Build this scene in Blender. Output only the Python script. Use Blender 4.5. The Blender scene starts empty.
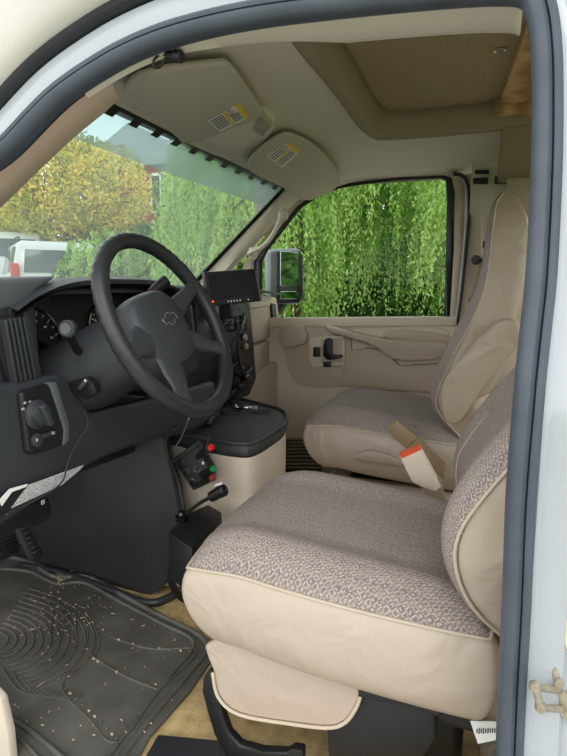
import bpy, bmesh, math, random
from mathutils import Vector, Matrix, noise
random.seed(7)
rad = math.radians
V = Vector
COL = bpy.context.scene.collection
SC = bpy.context.scene

# ------------------------------------------------------------------ camera, world, sun, exposure
F = 546.0
YAW, PIT = rad(20), rad(9.67)
CAM = V((0, -.65, .94))
cd = bpy.data.cameras.new('camera'); cam = bpy.data.objects.new('camera', cd); COL.objects.link(cam)
fw = V((-math.sin(YAW)*math.cos(PIT), math.cos(YAW)*math.cos(PIT), -math.sin(PIT)))
rt = V((math.cos(YAW), math.sin(YAW), 0)); upv = rt.cross(fw)
cam.matrix_world = Matrix(((rt.x, upv.x, -fw.x, CAM.x), (rt.y, upv.y, -fw.y, CAM.y), (rt.z, upv.z, -fw.z, CAM.z), (0, 0, 0, 1)))
cd.sensor_fit = 'VERTICAL'; cd.sensor_height = 36; cd.lens = 36*F/756; cd.clip_start = .02; cd.clip_end = 300
SC.camera = cam

w = bpy.data.worlds.new('overcast'); SC.world = w; w.use_nodes = True
wn = w.node_tree.nodes; wl = w.node_tree.links
bg = wn['Background']; bg.inputs['Strength'].default_value = 2.1
tc = wn.new('ShaderNodeTexCoord'); sx = wn.new('ShaderNodeSeparateXYZ'); cr = wn.new('ShaderNodeValToRGB')
wl.new(tc.outputs['Generated'], sx.inputs[0]); wl.new(sx.outputs['Z'], cr.inputs[0]); wl.new(cr.outputs[0], bg.inputs['Color'])
cr.color_ramp.elements[0].position = .15; cr.color_ramp.elements[0].color = (1, 1, 1, 1)
cr.color_ramp.elements[1].position = .8; cr.color_ramp.elements[1].color = (.44, .46, .48, 1)
sd = bpy.data.lights.new('sun', 'SUN'); sd.energy = .6; sd.angle = rad(25); sd.color = (1, .97, .92)
sun = bpy.data.objects.new('sun', sd); COL.objects.link(sun); sun.rotation_euler = (rad(38), rad(8), rad(15))
vs = SC.view_settings; vs.view_transform = 'Standard'; vs.look = 'None'; vs.gamma = 1; vs.use_curve_mapping = False
vs.exposure = .55

# ------------------------------------------------------------------ helpers
def P(px, py, ax, v):
    d = fw + rt*((px-283.5)/F) - upv*((py-378)/F)
    i = 'xyz'.index(ax); t = (v-CAM[i])/d[i]
    return CAM + d*t
def PN(px, py, pt, n):
    d = fw + rt*((px-283.5)/F) - upv*((py-378)/F)
    return CAM + d*((V(pt)-CAM).dot(n)/d.dot(n))
def gy(z): return .02 + max(0, z-.8)*.22          # driver side body surface leans in above the belt
def G(px, py, off=0):
    d = fw + rt*((px-283.5)/F) - upv*((py-378)/F)
    y = .05
    for _ in range(30):
        t = (y-CAM.y)/d.y; z = CAM.z+d.z*t; y = gy(z)+off
    return CAM + d*((y-CAM.y)/d.y)

def srgb(r, g, b):
    f = lambda c: (c/255/12.92) if c/255 <= .04045 else ((c/255+.055)/1.055)**2.4
    return (f(r), f(g), f(b), 1)
def mat(name, col, rough=.6, metal=0, bump=0, bscale=200, var=0, vscale=8, spec=.5, emit=None, estr=1, coat=0):
    m = bpy.data.materials.new(name); m.use_nodes = True
    nt = m.node_tree; b = nt.nodes['Principled BSDF']
    b.inputs['Base Color'].default_value = col; b.inputs['Roughness'].default_value = rough
    b.inputs['Metallic'].default_value = metal; b.inputs['Specular IOR Level'].default_value = spec
    b.inputs['Coat Weight'].default_value = coat
    if emit: b.inputs['Emission Color'].default_value = emit; b.inputs['Emission Strength'].default_value = estr
    t = nt.nodes.new('ShaderNodeTexCoord')
    if bump:
        n = nt.nodes.new('ShaderNodeTexNoise'); n.inputs['Scale'].default_value = bscale; n.inputs['Detail'].default_value = 3
        bp = nt.nodes.new('ShaderNodeBump'); bp.inputs['Strength'].default_value = bump; bp.inputs['Distance'].default_value = .002
        nt.links.new(t.outputs['Object'], n.inputs['Vector']); nt.links.new(n.outputs['Fac'], bp.inputs['Height']); nt.links.new(bp.outputs[0], b.inputs['Normal'])
    if var:
        n = nt.nodes.new('ShaderNodeTexNoise'); n.inputs['Scale'].default_value = vscale; n.inputs['Detail'].default_value = 5
        r = nt.nodes.new('ShaderNodeValToRGB'); r.color_ramp.elements[0].position = .3; r.color_ramp.elements[1].position = .7
        r.color_ramp.elements[0].color = tuple(c*(1-var) for c in col[:3])+(1,); r.color_ramp.elements[1].color = tuple(min(1, c*(1+var)) for c in col[:3])+(1,)
        nt.links.new(t.outputs['Object'], n.inputs['Vector']); nt.links.new(n.outputs['Fac'], r.inputs[0]); nt.links.new(r.outputs[0], b.inputs['Base Color'])
    return m

class NB:                                           # tiny node builder
    def __init__(s, name):
        s.m = bpy.data.materials.new(name); s.m.use_nodes = True; s.nt = s.m.node_tree; s.b = s.nt.nodes['Principled BSDF']; s.out = s.nt.nodes['Material Output']
    def n(s, t, **k):
        x = s.nt.nodes.new('ShaderNode'+t)
        for a, v in k.items():
            if a == 'op': x.operation = v
            elif a == 'bt': x.blend_type = v
        return x
    def l(s, a, b): s.nt.links.new(a, b)
    def math(s, op, a, b=None):
        x = s.n('Math', op=op)
        for i, q in enumerate((a, b)):
            if q is None: continue
            if isinstance(q, (int, float)): x.inputs[i].default_value = q
            else: s.l(q, x.inputs[i])
        return x.outputs[0]
    def mix(s, f, a, b):
        x = s.nt.nodes.new('ShaderNodeMix'); x.data_type = 'RGBA'
        for i, q in ((0, f), (6, a), (7, b)):
            if isinstance(q, (int, float, tuple)): x.inputs[i].default_value = q
            else: s.l(q, x.inputs[i])
        return x.outputs[2]

def vinyl_mat(name, col):
    k = NB(name); t = k.n('TexCoord'); a = k.n('TexNoise'); a.inputs['Scale'].default_value = 350; b = k.n('TexNoise'); b.inputs['Scale'].default_value = 9; b.inputs['Detail'].default_value = 2; b.inputs['Distortion'].default_value = 1.2
    k.l(t.outputs['Object'], a.inputs['Vector']); k.l(t.outputs['Object'], b.inputs['Vector'])
    b1 = k.n('Bump'); b1.inputs['Strength'].default_value = .3; b1.inputs['Distance'].default_value = .03; k.l(b.outputs['Fac'], b1.inputs['Height'])
    b2 = k.n('Bump'); b2.inputs['Strength'].default_value = .25; b2.inputs['Distance'].default_value = .002; k.l(a.outputs['Fac'], b2.inputs['Height']); k.l(b1.outputs[0], b2.inputs['Normal']); k.l(b2.outputs[0], k.b.inputs['Normal'])
    k.b.inputs['Base Color'].default_value = col; k.b.inputs['Roughness'].default_value = .36
    return k.m
def fabric_mat():
    k = NB('seat_fabric'); uv = k.n('UVMap'); sp = k.n('SeparateXYZ'); k.l(uv.outputs[0], sp.inputs[0])
    u, v = sp.outputs[0], sp.outputs[1]
    nz = k.n('TexNoise'); nz.inputs['Scale'].default_value = 130; k.l(uv.outputs[0], nz.inputs['Vector'])
    wob = k.math('MULTIPLY', nz.outputs['Fac'], .9)
    S = 1/.015
    # diamonds: |frac(u)-.5| + |frac(v)-.5|
    fu = k.math('ABSOLUTE', k.math('SUBTRACT', k.math('FRACT', k.math('ADD', k.math('MULTIPLY', u, S), wob)), .5))
    fv = k.math('ABSOLUTE', k.math('SUBTRACT', k.math('FRACT', k.math('ADD', k.math('MULTIPLY', v, S*1.5), wob)), .5))
    dia = k.math('ADD', fu, fv)
    band = k.math('FRACT', k.math('MULTIPLY', dia, 2.0))
    st = k.math('GREATER_THAN', band, .52)
    row = k.math('GREATER_THAN', k.math('FRACT', k.math('MULTIPLY', v, S*.75)), .5)
    c1 = k.mix(row, srgb(126, 115, 117), srgb(140, 124, 117))
    base = k.mix(st, c1, srgb(176, 166, 155))
    fine = k.n('TexNoise'); fine.inputs['Scale'].default_value = 420; fine.inputs['Detail'].default_value = 2; k.l(uv.outputs[0], fine.inputs['Vector'])
    f2 = k.math('GREATER_THAN', fine.outputs['Fac'], .52)
    base = k.mix(k.math('MULTIPLY', f2, .45), base, srgb(120, 108, 112))
    k.l(base, k.b.inputs['Base Color']); k.b.inputs['Roughness'].default_value = .95; k.b.inputs['Specular IOR Level'].default_value = .1
    bp = k.n('Bump'); bp.inputs['Strength'].default_value = .35; bp.inputs['Distance'].default_value = .002
    k.l(k.math('ADD', band, fine.outputs['Fac']), bp.inputs['Height']); k.l(bp.outputs[0], k.b.inputs['Normal'])
    return k.m
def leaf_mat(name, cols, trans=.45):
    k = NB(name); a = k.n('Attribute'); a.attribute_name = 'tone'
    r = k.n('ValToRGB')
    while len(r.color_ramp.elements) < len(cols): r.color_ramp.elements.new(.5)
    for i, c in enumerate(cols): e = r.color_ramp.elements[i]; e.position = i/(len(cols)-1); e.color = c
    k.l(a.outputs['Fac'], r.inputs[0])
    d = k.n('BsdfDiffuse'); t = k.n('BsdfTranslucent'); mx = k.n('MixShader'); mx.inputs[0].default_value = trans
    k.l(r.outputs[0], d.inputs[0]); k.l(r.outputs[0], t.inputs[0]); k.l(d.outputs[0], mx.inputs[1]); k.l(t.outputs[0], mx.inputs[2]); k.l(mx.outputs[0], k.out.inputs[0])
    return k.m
def glass_mat(name, tint, haze, hazecol=(.8, .86, .84, 1), refl=.08, hrough=None):
    k = NB(name); t = k.n('BsdfTransparent'); t.inputs[0].default_value = tint
    d = k.n('BsdfDiffuse'); d.inputs[0].default_value = hazecol
    tr = k.n('BsdfTranslucent'); tr.inputs[0].default_value = hazecol
    dd = k.n('MixShader'); dd.inputs[0].default_value = .5; k.l(d.outputs[0], dd.inputs[1]); k.l(tr.outputs[0], dd.inputs[2])
    m1 = k.n('MixShader'); m1.inputs[0].default_value = haze
    tcx = k.n('TexCoord'); nz = k.n('TexNoise'); nz.inputs['Scale'].default_value = 2.2; nz.inputs['Detail'].default_value = 6; k.l(tcx.outputs['Object'], nz.inputs['Vector'])
    k.l(k.math('MULTIPLY', nz.outputs['Fac'], haze*2), m1.inputs[0])
    k.l(t.outputs[0], m1.inputs[1]); k.l(dd.outputs[0], m1.inputs[2])
    g = k.n('BsdfGlossy'); g.inputs['Roughness'].default_value = .02
    lw = k.n('LayerWeight'); lw.inputs[0].default_value = .5
    m2 = k.n('MixShader'); k.l(k.math('ADD', k.math('MULTIPLY', k.math('POWER', lw.outputs['Facing'], 5), .5), refl*.2), m2.inputs[0]); k.l(m1.outputs[0], m2.inputs[1]); k.l(g.outputs[0], m2.inputs[2])
    k.l(m2.outputs[0], k.out.inputs[0])
    return k.m
def woven_mat(name, c1, c2, sc):
    k = NB(name); t = k.n('TexCoord'); w1 = k.n('TexWave'); w1.inputs['Scale'].default_value = sc; w1.inputs['Distortion'].default_value = 1.5; w1.inputs['Detail Scale'].default_value = 4; w1.inputs['Detail'].default_value = 2
    w1.bands_direction = 'X'; w2 = k.n('TexWave'); w2.bands_direction = 'Y'; w2.inputs['Scale'].default_value = sc*.7; w2.inputs['Distortion'].default_value = 1.2
    k.l(t.outputs['Object'], w1.inputs['Vector']); k.l(t.outputs['Object'], w2.inputs['Vector'])
    f = k.math('MULTIPLY', k.math('ADD', w1.outputs['Fac'], w2.outputs['Fac']), .5)
    k.l(k.mix(f, c1, c2), k.b.inputs['Base Color']); k.b.inputs['Roughness'].default_value = 1; k.b.inputs['Specular IOR Level'].default_value = .05
    bp = k.n('Bump'); bp.inputs['Strength'].default_value = .7; bp.inputs['Distance'].default_value = .003; k.l(f, bp.inputs['Height']); k.l(bp.outputs[0], k.b.inputs['Normal'])
    return k.m
def wood_mat():
    k = NB('pine_wood'); t = k.n('TexCoord'); mp = k.n('Mapping'); mp.inputs['Scale'].default_value = (2, 9, 9); w1 = k.n('TexWave'); w1.inputs['Scale'].default_value = 2; w1.inputs['Distortion'].default_value = 6; w1.inputs['Detail'].default_value = 3
    k.l(t.outputs['Object'], mp.inputs[0]); k.l(mp.outputs[0], w1.inputs['Vector'])
    k.l(k.mix(w1.outputs['Fac'], srgb(160, 122, 84), srgb(204, 168, 126)), k.b.inputs['Base Color']); k.b.inputs['Roughness'].default_value = .6
    return k.m

M = dict(
    leather=vinyl_mat('beige_vinyl', srgb(180, 164, 149)),
    leather2=vinyl_mat('tan_vinyl', srgb(174, 158, 141)),
    seam=mat('seam_thread', srgb(190, 176, 156), .7),
    fabric=fabric_mat(),
    headliner=mat('headliner', srgb(212, 205, 190), .95, bump=.15, bscale=500, spec=.1),
    trim=mat('beige_trim', srgb(182, 166, 148), .6, bump=.15, bscale=600),
    trimlight=mat('light_beige_trim', srgb(206, 193, 176), .55, bump=.15, bscale=600),
    trimdark=mat('brown_beige_trim', srgb(150, 134, 112), .7, bump=.15, bscale=600),
    pillar=mat('pillar_trim', srgb(206, 182, 160), .55, bump=.1, bscale=600),
    visor=mat('visor_vinyl', srgb(190, 183, 167), .8, bump=.2, bscale=500, spec=.2),
    dash=mat('charcoal_plastic', srgb(50, 54, 57), .5, bump=.2, bscale=700),
    dashtop=mat('dash_top_plastic', srgb(84, 90, 92), .6, bump=.2, bscale=500),
    black=mat('black_plastic', srgb(24, 25, 27), .45, bump=.1, bscale=500),
    gloss=mat('gloss_black', srgb(12, 12, 14), .12),
    rubber=mat('seal_rubber', srgb(72, 79, 90), .5, var=.12, vscale=20, bump=.15, bscale=90),
    rubberd=mat('dark_rubber', srgb(40, 43, 47), .5, var=.15, vscale=20, bump=.15, bscale=90),
    wheel=mat('wheel_leather', srgb(40, 43, 45), .38, bump=.3, bscale=500),
    hub=mat('wheel_hub_plastic', srgb(56, 60, 64), .5, bump=.25, bscale=800),
    liner=mat('footwell_liner', srgb(46, 47, 50), .38, var=.2, vscale=6, bump=.1, bscale=200),
    mat=mat('floor_mat_rubber', srgb(88, 86, 80), .6, var=.3, vscale=9, bump=.4, bscale=60),
    carpet=mat('tan_carpet', srgb(188, 164, 118), 1, var=.25, vscale=30, bump=1, bscale=250, spec=0),
    paint=mat('white_paint', srgb(166, 172, 178), .3, var=.02, vscale=6, coat=.4),
    fiber=mat('fiberglass', srgb(182, 179, 169), .45, var=.06, vscale=5),
    metal=mat('worn_metal', srgb(176, 166, 148), .45, metal=.7, var=.2, vscale=60),
    chrome=mat('chrome', srgb(220, 220, 220), .12, metal=1),
    silver=mat('silver_outline', srgb(185, 187, 188), .3, metal=.8),
    white=mat('white_label', srgb(230, 230, 226), .6),
    speck=mat('speckled_sticker', srgb(168, 170, 170), .7, var=.5, vscale=350),
    yellow=mat('yellow_label', srgb(236, 200, 50), .6),
    ink=mat('ink', srgb(50, 50, 50), .7),
    red=mat('red_plastic', srgb(205, 40, 30), .35),
    orange=mat('orange_button', srgb(235, 90, 50), .4),
    green=mat('green_plastic', srgb(20, 120, 70), .35),
    buckle=mat('buckle_plastic', srgb(226, 208, 190), .45),
    buckle2=mat('tan_buckle_plastic', srgb(150, 128, 100), .5),
    belt=mat('belt_webbing', srgb(150, 136, 114), .9),
    screen=mat('dark_screen', srgb(4, 4, 5), .35, spec=.15),
    led=mat('red_led', srgb(255, 30, 20), .4, emit=(1, .05, .03, 1), estr=2),
    weave=woven_mat('woven_board', srgb(146, 130, 102), srgb(198, 180, 148), 75),
    graybag=woven_mat('grey_tweed', srgb(88, 82, 78), srgb(140, 130, 120), 150),
    wood=wood_mat(),
    gauge=mat('gauge_print', srgb(180, 180, 176), .5),
    needle=mat('orange_needle', srgb(220, 110, 40), .5),
    mirror=mat('mirror_glass', srgb(200, 210, 205), .03, metal=1),
    lens=mat('light_lens', srgb(150, 150, 140), .15, spec=.8),
    grass=mat('lawn', srgb(120, 160, 60), .95, var=.35, vscale=1.2, spec=0),
    drive=mat('gravel_drive', srgb(150, 146, 138), .9, var=.2, vscale=4),
    bark=mat('bark', srgb(80, 66, 52), .95, var=.3, vscale=12),
    carpaint=mat('silver_car_paint', srgb(186, 192, 192), .3, coat=.5),
    carglass=mat('car_glass', srgb(60, 74, 76), .1),
    tail=mat('tail_lamp', srgb(190, 50, 45), .3),
    brick=mat('brick_wall', srgb(150, 80, 62), .9, var=.2, vscale=10),
    roofing=mat('roof_shingle', srgb(205, 208, 210), .9),
    twig=mat('dry_debris', srgb(180, 160, 130), .9),
    ws=glass_mat('windshield_glass', (.86, .94, .90, 1), .17),
    wsband=glass_mat('windshield_tint_band', (.30, .42, .42, 1), .34, (.60, .76, .74, 1)),
    sg=glass_mat('side_glass', (.92, .96, .92, 1), .004, refl=.03),
    frit=mat('black_frit', srgb(14, 15, 16), .4),
)

def link(name, me, m, parent=None, smooth=True):
    o = bpy.data.objects.new(name, me); COL.objects.link(o)
    for mm in (m if isinstance(m, (list, tuple)) else [m]): me.materials.append(mm)
    if smooth:
        for p in me.polygons: p.use_smooth = True
    if parent: o.parent = parent; o.matrix_parent_inverse = parent.matrix_world.inverted()
    return o
def mesh(name, vs_, fs, m, parent=None, smooth=True, uv=None):
    me = bpy.data.meshes.new(name); me.from_pydata([tuple(v) for v in vs_], [], fs); me.validate()
    if uv:
        l = me.uv_layers.new(name='UVMap')
        for lp in me.loops: l.data[lp.index].uv = uv[lp.vertex_index]
    o = link(name, me, m, parent, smooth)
    return o
def fin(o, angle=35, bev=0, seg=2, sub=0, solid=0, off=-1):
    if solid:
        s = o.modifiers.new('s', 'SOLIDIFY'); s.thickness = solid; s.offset = off
    if bev:
        b = o.modifiers.new('b', 'BEVEL'); b.width = bev; b.segments = seg; b.limit_method = 'ANGLE'; b.angle_limit = rad(30)
    if sub:
        b = o.modifiers.new('u', 'SUBSURF'); b.levels = sub; b.render_levels = sub
    if bev: 
        n = o.modifiers.new('n', 'WEIGHTED_NORMAL'); n.keep_sharp = True
    return o
def empty(name, loc=(0, 0, 0), rot=(0, 0, 0)):
    o = bpy.data.objects.new(name, None); COL.objects.link(o); o.location = loc; o.rotation_euler = rot; o.empty_display_size = .05
    bpy.context.view_layer.update()
    return o
def tag(o, label, cat, group=None, kind=None):
    o['label'] = label; o['category'] = cat
    if group: o['group'] = group
    if kind: o['kind'] = kind
    return o
def struct(o): o['kind'] = 'structure'; return o
def thing(name, label, cat, loc, group=None): return tag(empty(name, loc), label, cat, group)

def smooth_path(pts, n=6, closed=False):
    pts = [V(p) for p in pts]; out = []; N = len(pts)
    rng = range(N) if closed else range(N-1)
    for i in rng:
        g = lambda j: pts[j % N] if closed else pts[max(0, min(N-1, j))]
        a, b, c, d = g(i-1), g(i), g(i+1), g(i+2)
        for k in range(n):
            t = k/n
            out.append(.5*((2*b)+(c-a)*t+(2*a-5*b+4*c-d)*t*t+(3*b-a-3*c+d)*t**3))
    if not closed: out.append(pts[-1])
    return out
def tube(name, pts, r, m, parent=None, n=10, sm=5, closed=False, rad_f=None, flat=1):
    pts = smooth_path(pts, sm, closed) if sm else [V(p) for p in pts]
    N = len(pts); vs_, fs = [], []
    T = []
    for i in range(N):
        a = pts[(i-1) % N] if closed or i > 0 else pts[i]; b = pts[(i+1) % N] if closed or i < N-1 else pts[i]
        d = (b-a); T.append(d.normalized() if d.length > 1e-9 else V((0, 0, 1)))
    ref = V((0, 0, 1)) if abs(T[0].z) < .9 else V((1, 0, 0))
    nrm = (ref - T[0]*ref.dot(T[0])).normalized()
    for i in range(N):
        nrm = (nrm - T[i]*nrm.dot(T[i])).normalized(); bn = T[i].cross(nrm)
        rr = r*(rad_f(i/(N-1)) if rad_f else 1)
        for k in range(n):
            a = 2*math.pi*k/n
            vs_.append(pts[i]+nrm*math.cos(a)*rr+bn*math.sin(a)*rr*flat)
    for i in range(N if closed else N-1):
        for k in range(n):
            j = (i+1) % N
            fs.append((i*n+k, i*n+(k+1) % n, j*n+(k+1) % n, j*n+k))
    if not closed: fs += [tuple(range(n-1, -1, -1)), tuple((N-1)*n+k for k in range(n))]
    return mesh(name, vs_, fs, m, parent)
def frame_to(n, up=V((0, 0, 1))):
    n = V(n).normalized(); a = up.cross(n)
    if a.length < 1e-4: a = V((1, 0, 0)).cross(n)
    a.normalize(); b = n.cross(a)
    return a, b, n                                  # right, up, normal
def lathe(name, base, axis, prof, m, parent=None, n=28):
    """prof: list of (radius, height) along axis"""
    a, b, c = frame_to(axis); base = V(base); vs_, fs = [], []
    for (r, h) in prof:
        for k in range(n):
            t = 2*math.pi*k/n; vs_.append(base+c*h+a*math.cos(t)*r+b*math.sin(t)*r)
    for i in range(len(prof)-1):
        for k in range(n): fs.append((i*n+k, i*n+(k+1) % n, (i+1)*n+(k+1) % n, (i+1)*n+k))
    fs.append(tuple(range(n-1, -1, -1))); fs.append(tuple((len(prof)-1)*n+k for k in range(n)))
    o = mesh(name, vs_, fs, m, parent)
    return auto(o)
def auto(o, ang=35):
    me = o.data; bm = bmesh.new(); bm.from_mesh(me)
    for e in bm.edges:
        if len(e.link_faces) == 2 and e.calc_face_angle(0) > rad(ang): e.smooth = False
    bmesh.ops.recalc_face_normals(bm, faces=bm.faces)
    bm.to_mesh(me); bm.free(); return o
def box(name, c, s, m, parent=None, bev=.004, axes=None, seg=2):
    """c centre, s full sizes along axes (a,b,n)"""
    a, b, n = axes or (V((1, 0, 0)), V((0, 1, 0)), V((0, 0, 1))); c = V(c)
    vs_ = [c+a*(i*s[0]/2)+b*(j*s[1]/2)+n*(k*s[2]/2) for k in (-1, 1) for j in (-1, 1) for i in (-1, 1)]
    fs = [(0, 2, 3, 1), (4, 5, 7, 6), (0, 1, 5, 4), (2, 6, 7, 3), (0, 4, 6, 2), (1, 3, 7, 5)]
    o = mesh(name, vs_, fs, m, parent); auto(o, 20)
    bm = bmesh.new(); bm.from_mesh(o.data); bmesh.ops.bevel(bm, geom=bm.edges[:], offset=bev, segments=seg, affect='EDGES', profile=.5)
    bmesh.ops.recalc_face_normals(bm, faces=bm.faces)
    bm.to_mesh(o.data); bm.free()
    for p in o.data.polygons: p.use_smooth = True
    return auto(o, 50)
def prism(name, pts, depth, m, parent=None, bev=.004, seg=2, sm=0):
    """pts: 3D outline in a plane, extruded by vector depth"""
    pts = [V(p) for p in pts]
    if sm: pts = smooth_path(pts, sm, True)
    depth = V(depth); N = len(pts)
    vs_ = pts+[p+depth for p in pts]
    fs = [tuple(range(N)), tuple(range(2*N-1, N-1, -1))]+[(i, (i+1) % N, N+(i+1) % N, N+i) for i in range(N)]
    me = bpy.data.meshes.new(name); me.from_pydata([tuple(v) for v in vs_], [], fs)
    bm = bmesh.new(); bm.from_mesh(me); bmesh.ops.recalc_face_normals(bm, faces=bm.faces)
    if bev:
        es = [e for e in bm.edges if len(e.link_faces) == 2 and e.calc_face_angle(0) > rad(28)]
        bmesh.ops.bevel(bm, geom=es, offset=bev, segments=seg, affect='EDGES', profile=.5, clamp_overlap=True)
    bm.to_mesh(me); bm.free()
    o = link(name, me, m, parent)
    return auto(o, 40)
def loft(name, rings, m, parent=None, closed=True, caps=True, smooth=True, ang=50):
    n = len(rings[0]); vs_ = [p for r in rings for p in r]; fs = []
    for i in range(len(rings)-1):
        for k in range(n if closed else n-1):
            fs.append((i*n+k, i*n+(k+1) % n, (i+1)*n+(k+1) % n, (i+1)*n+k))
    if caps and closed: fs += [tuple(range(n-1, -1, -1)), tuple((len(rings)-1)*n+k for k in range(n))]
    o = mesh(name, vs_, fs, m, parent, smooth)
    return auto(o, ang)
def cut(o, c):
    md = o.modifiers.new('b', 'BOOLEAN'); md.object = c; md.operation = 'DIFFERENCE'; md.solver = 'EXACT'
    bpy.context.view_layer.update(); dg = bpy.context.evaluated_depsgraph_get(); me = bpy.data.meshes.new_from_object(o.evaluated_get(dg))
    o.modifiers.clear(); o.data = me; bpy.data.objects.remove(c); auto(o, 40)
def sheet(name, grid, m, parent=None, thick=0):
    o = loft(name, grid, m, parent, closed=False, caps=False)
    if thick: fin(o, solid=thick, off=0)
    return o
def text(name, body, loc, right, up, size, m, parent=None, ext=.0003):
    cu = bpy.data.curves.new(name, 'FONT'); cu.body = body; cu.size = size; cu.extrude = ext; cu.align_x = 'CENTER'; cu.align_y = 'CENTER'
    tmp = bpy.data.objects.new(name, cu); COL.objects.link(tmp)
    dg = bpy.context.evaluated_depsgraph_get(); me = bpy.data.meshes.new_from_object(tmp.evaluated_get(dg)); bpy.data.objects.remove(tmp)
    r = V(right).normalized(); n = r.cross(V(up)).normalized(); u2 = n.cross(r)
    mw = Matrix(((r.x, u2.x, n.x, loc[0]), (r.y, u2.y, n.y, loc[1]), (r.z, u2.z, n.z, loc[2]), (0, 0, 0, 1)))
    me.transform(mw); me.materials.clear()
    return link(name, me, m, parent, smooth=False)
X, Y, Z = V((1, 0, 0)), V((0, 1, 0)), V((0, 0, 1))
def Ps(pts, ax, v): return [P(a, b, ax, v) for a, b in pts]

# ------------------------------------------------------------------ outdoors
def ss(t): t = max(0, min(1, t)); return t*t*(3-2*t)
def gh(x, y):
    d = math.hypot(x, y); return -.70 + 1.55*ss((d-5)/17)
vs_, fs = [], []
NX = 90
xs = [-45+i*(75/NX) for i in range(NX+1)]; ys = [-30+j*(80/NX) for j in range(NX+1)]
for y in ys:
    for x in xs: vs_.append((x, y, gh(x, y)))
for j in range(NX):
    for i in range(NX): fs.append((j*(NX+1)+i, j*(NX+1)+i+1, (j+1)*(NX+1)+i+1, (j+1)*(NX+1)+i))
def ground_mat():
    k = NB('lawn_and_bounce_gravel'); t = k.n('TexCoord'); ln = k.n('VectorMath', op='LENGTH'); k.l(t.outputs['Object'], ln.inputs[0])
    nz = k.n('TexNoise'); nz.inputs['Scale'].default_value = 1.5; nz.inputs['Detail'].default_value = 6; k.l(t.outputs['Object'], nz.inputs['Vector'])
    r = k.n('ValToRGB'); r.color_ramp.elements[0].color = srgb(76, 96, 48); r.color_ramp.elements[1].color = srgb(140, 164, 88); k.l(nz.outputs['Fac'], r.inputs[0])
    g = k.n('ValToRGB'); g.color_ramp.elements[0].color = srgb(168, 164, 158); g.color_ramp.elements[1].color = srgb(206, 202, 196); k.l(nz.outputs['Fac'], g.inputs[0])  # unseen gravel round the van, added pale to bounce neutral light inside
    f = k.math('GREATER_THAN', k.math('ADD', ln.outputs['Value'], k.math('MULTIPLY', nz.outputs['Fac'], 1.5)), 5.2)
    k.l(k.mix(f, g.outputs[0], r.outputs[0]), k.b.inputs['Base Color']); k.b.inputs['Roughness'].default_value = .95; k.b.inputs['Specular IOR Level'].default_value = 0
    return k.m
struct(mesh('ground', vs_, fs, ground_mat()))
# driveway strip where the parked car stands
dr = []
for k in range(25):
    t = k/24; cx, cy = -13.5+4*t*0, 3+t*16
    dr.append([V((cx+sx_, cy, gh(cx+sx_, cy)+.03)) for sx_ in (-2.4, -1.2, 0, 1.2, 2.4)])
struct(sheet('driveway', dr, M['drive']))

def foliage(name, spots, n, size, m, parent, droop=0.0, seed=1, strands=0, slen=1.0, aspect=1.6, up_b=0.3):
    """spots: ellipsoids (centre, radii). single leaf blades scattered near the surface, or hanging strands of blades"""
    rnd = random.Random(seed); vs_, fs, tn = [], [], []
    wts = [r[0]*r[1]+r[1]*r[2]+r[0]*r[2] for c, r in spots]
    def blade(p, d, l, w_, t):
        d = d.normalized(); s = d.cross(V((rnd.gauss(0, 1), rnd.gauss(0, 1), rnd.gauss(0, 1))))
        if s.length < 1e-3: return
        s.normalize(); i = len(vs_)
        vs_.extend([p, p+d*l*.5+s*w_, p+d*l, p+d*l*.5-s*w_]); fs.append((i, i+1, i+2, i+3)); tn.extend([t]*4)
    for _ in range(strands or n):
        c, r = rnd.choices(spots, wts)[0]
        q = V((rnd.gauss(0, 1), rnd.gauss(0, 1), rnd.gauss(0, 1))).normalized(); k = rnd.uniform(.55, 1)**.6
        p = V(c)+V((q.x*r[0], q.y*r[1], q.z*r[2]))*k
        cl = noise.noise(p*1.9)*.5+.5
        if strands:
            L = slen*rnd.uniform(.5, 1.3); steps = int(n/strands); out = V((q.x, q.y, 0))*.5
            t0 = min(1, max(0, -.12+.4*(k-.5)+cl*1.25+rnd.uniform(-.22, .22)))  # lower tone inside the crown: shade painted into the leaf colour
            for s_ in range(steps):
                f = s_/steps
                pp = p+out*L*(f-.5*f*f)*.9+V((0, 0, -1))*L*f*f*1.0+V((rnd.gauss(0, .02), rnd.gauss(0, .02), rnd.gauss(0, .02)))*L
                dd = V((rnd.gauss(0, .6), rnd.gauss(0, .6), -.9-rnd.random()*.5))
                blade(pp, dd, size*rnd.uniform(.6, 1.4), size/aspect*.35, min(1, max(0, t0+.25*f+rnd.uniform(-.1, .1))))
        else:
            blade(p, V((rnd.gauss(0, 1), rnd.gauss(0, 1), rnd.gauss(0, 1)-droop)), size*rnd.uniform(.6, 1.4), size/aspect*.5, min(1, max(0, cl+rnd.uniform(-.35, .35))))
    me = bpy.data.meshes.new(name); me.from_pydata([tuple(v) for v in vs_], [], fs)
    at = me.attributes.new('tone', 'FLOAT', 'POINT'); at.data.foreach_set('value', tn)
    return link(name, me, m, parent, smooth=False)
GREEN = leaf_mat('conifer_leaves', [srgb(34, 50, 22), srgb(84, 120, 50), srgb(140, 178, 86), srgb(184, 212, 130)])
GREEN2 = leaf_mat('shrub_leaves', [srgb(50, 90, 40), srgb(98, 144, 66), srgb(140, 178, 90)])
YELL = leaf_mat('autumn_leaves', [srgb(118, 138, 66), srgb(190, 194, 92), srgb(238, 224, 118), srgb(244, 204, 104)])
FIR = leaf_mat('fir_needles', [srgb(40, 76, 40), srgb(76, 124, 60), srgb(110, 160, 76)])
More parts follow.
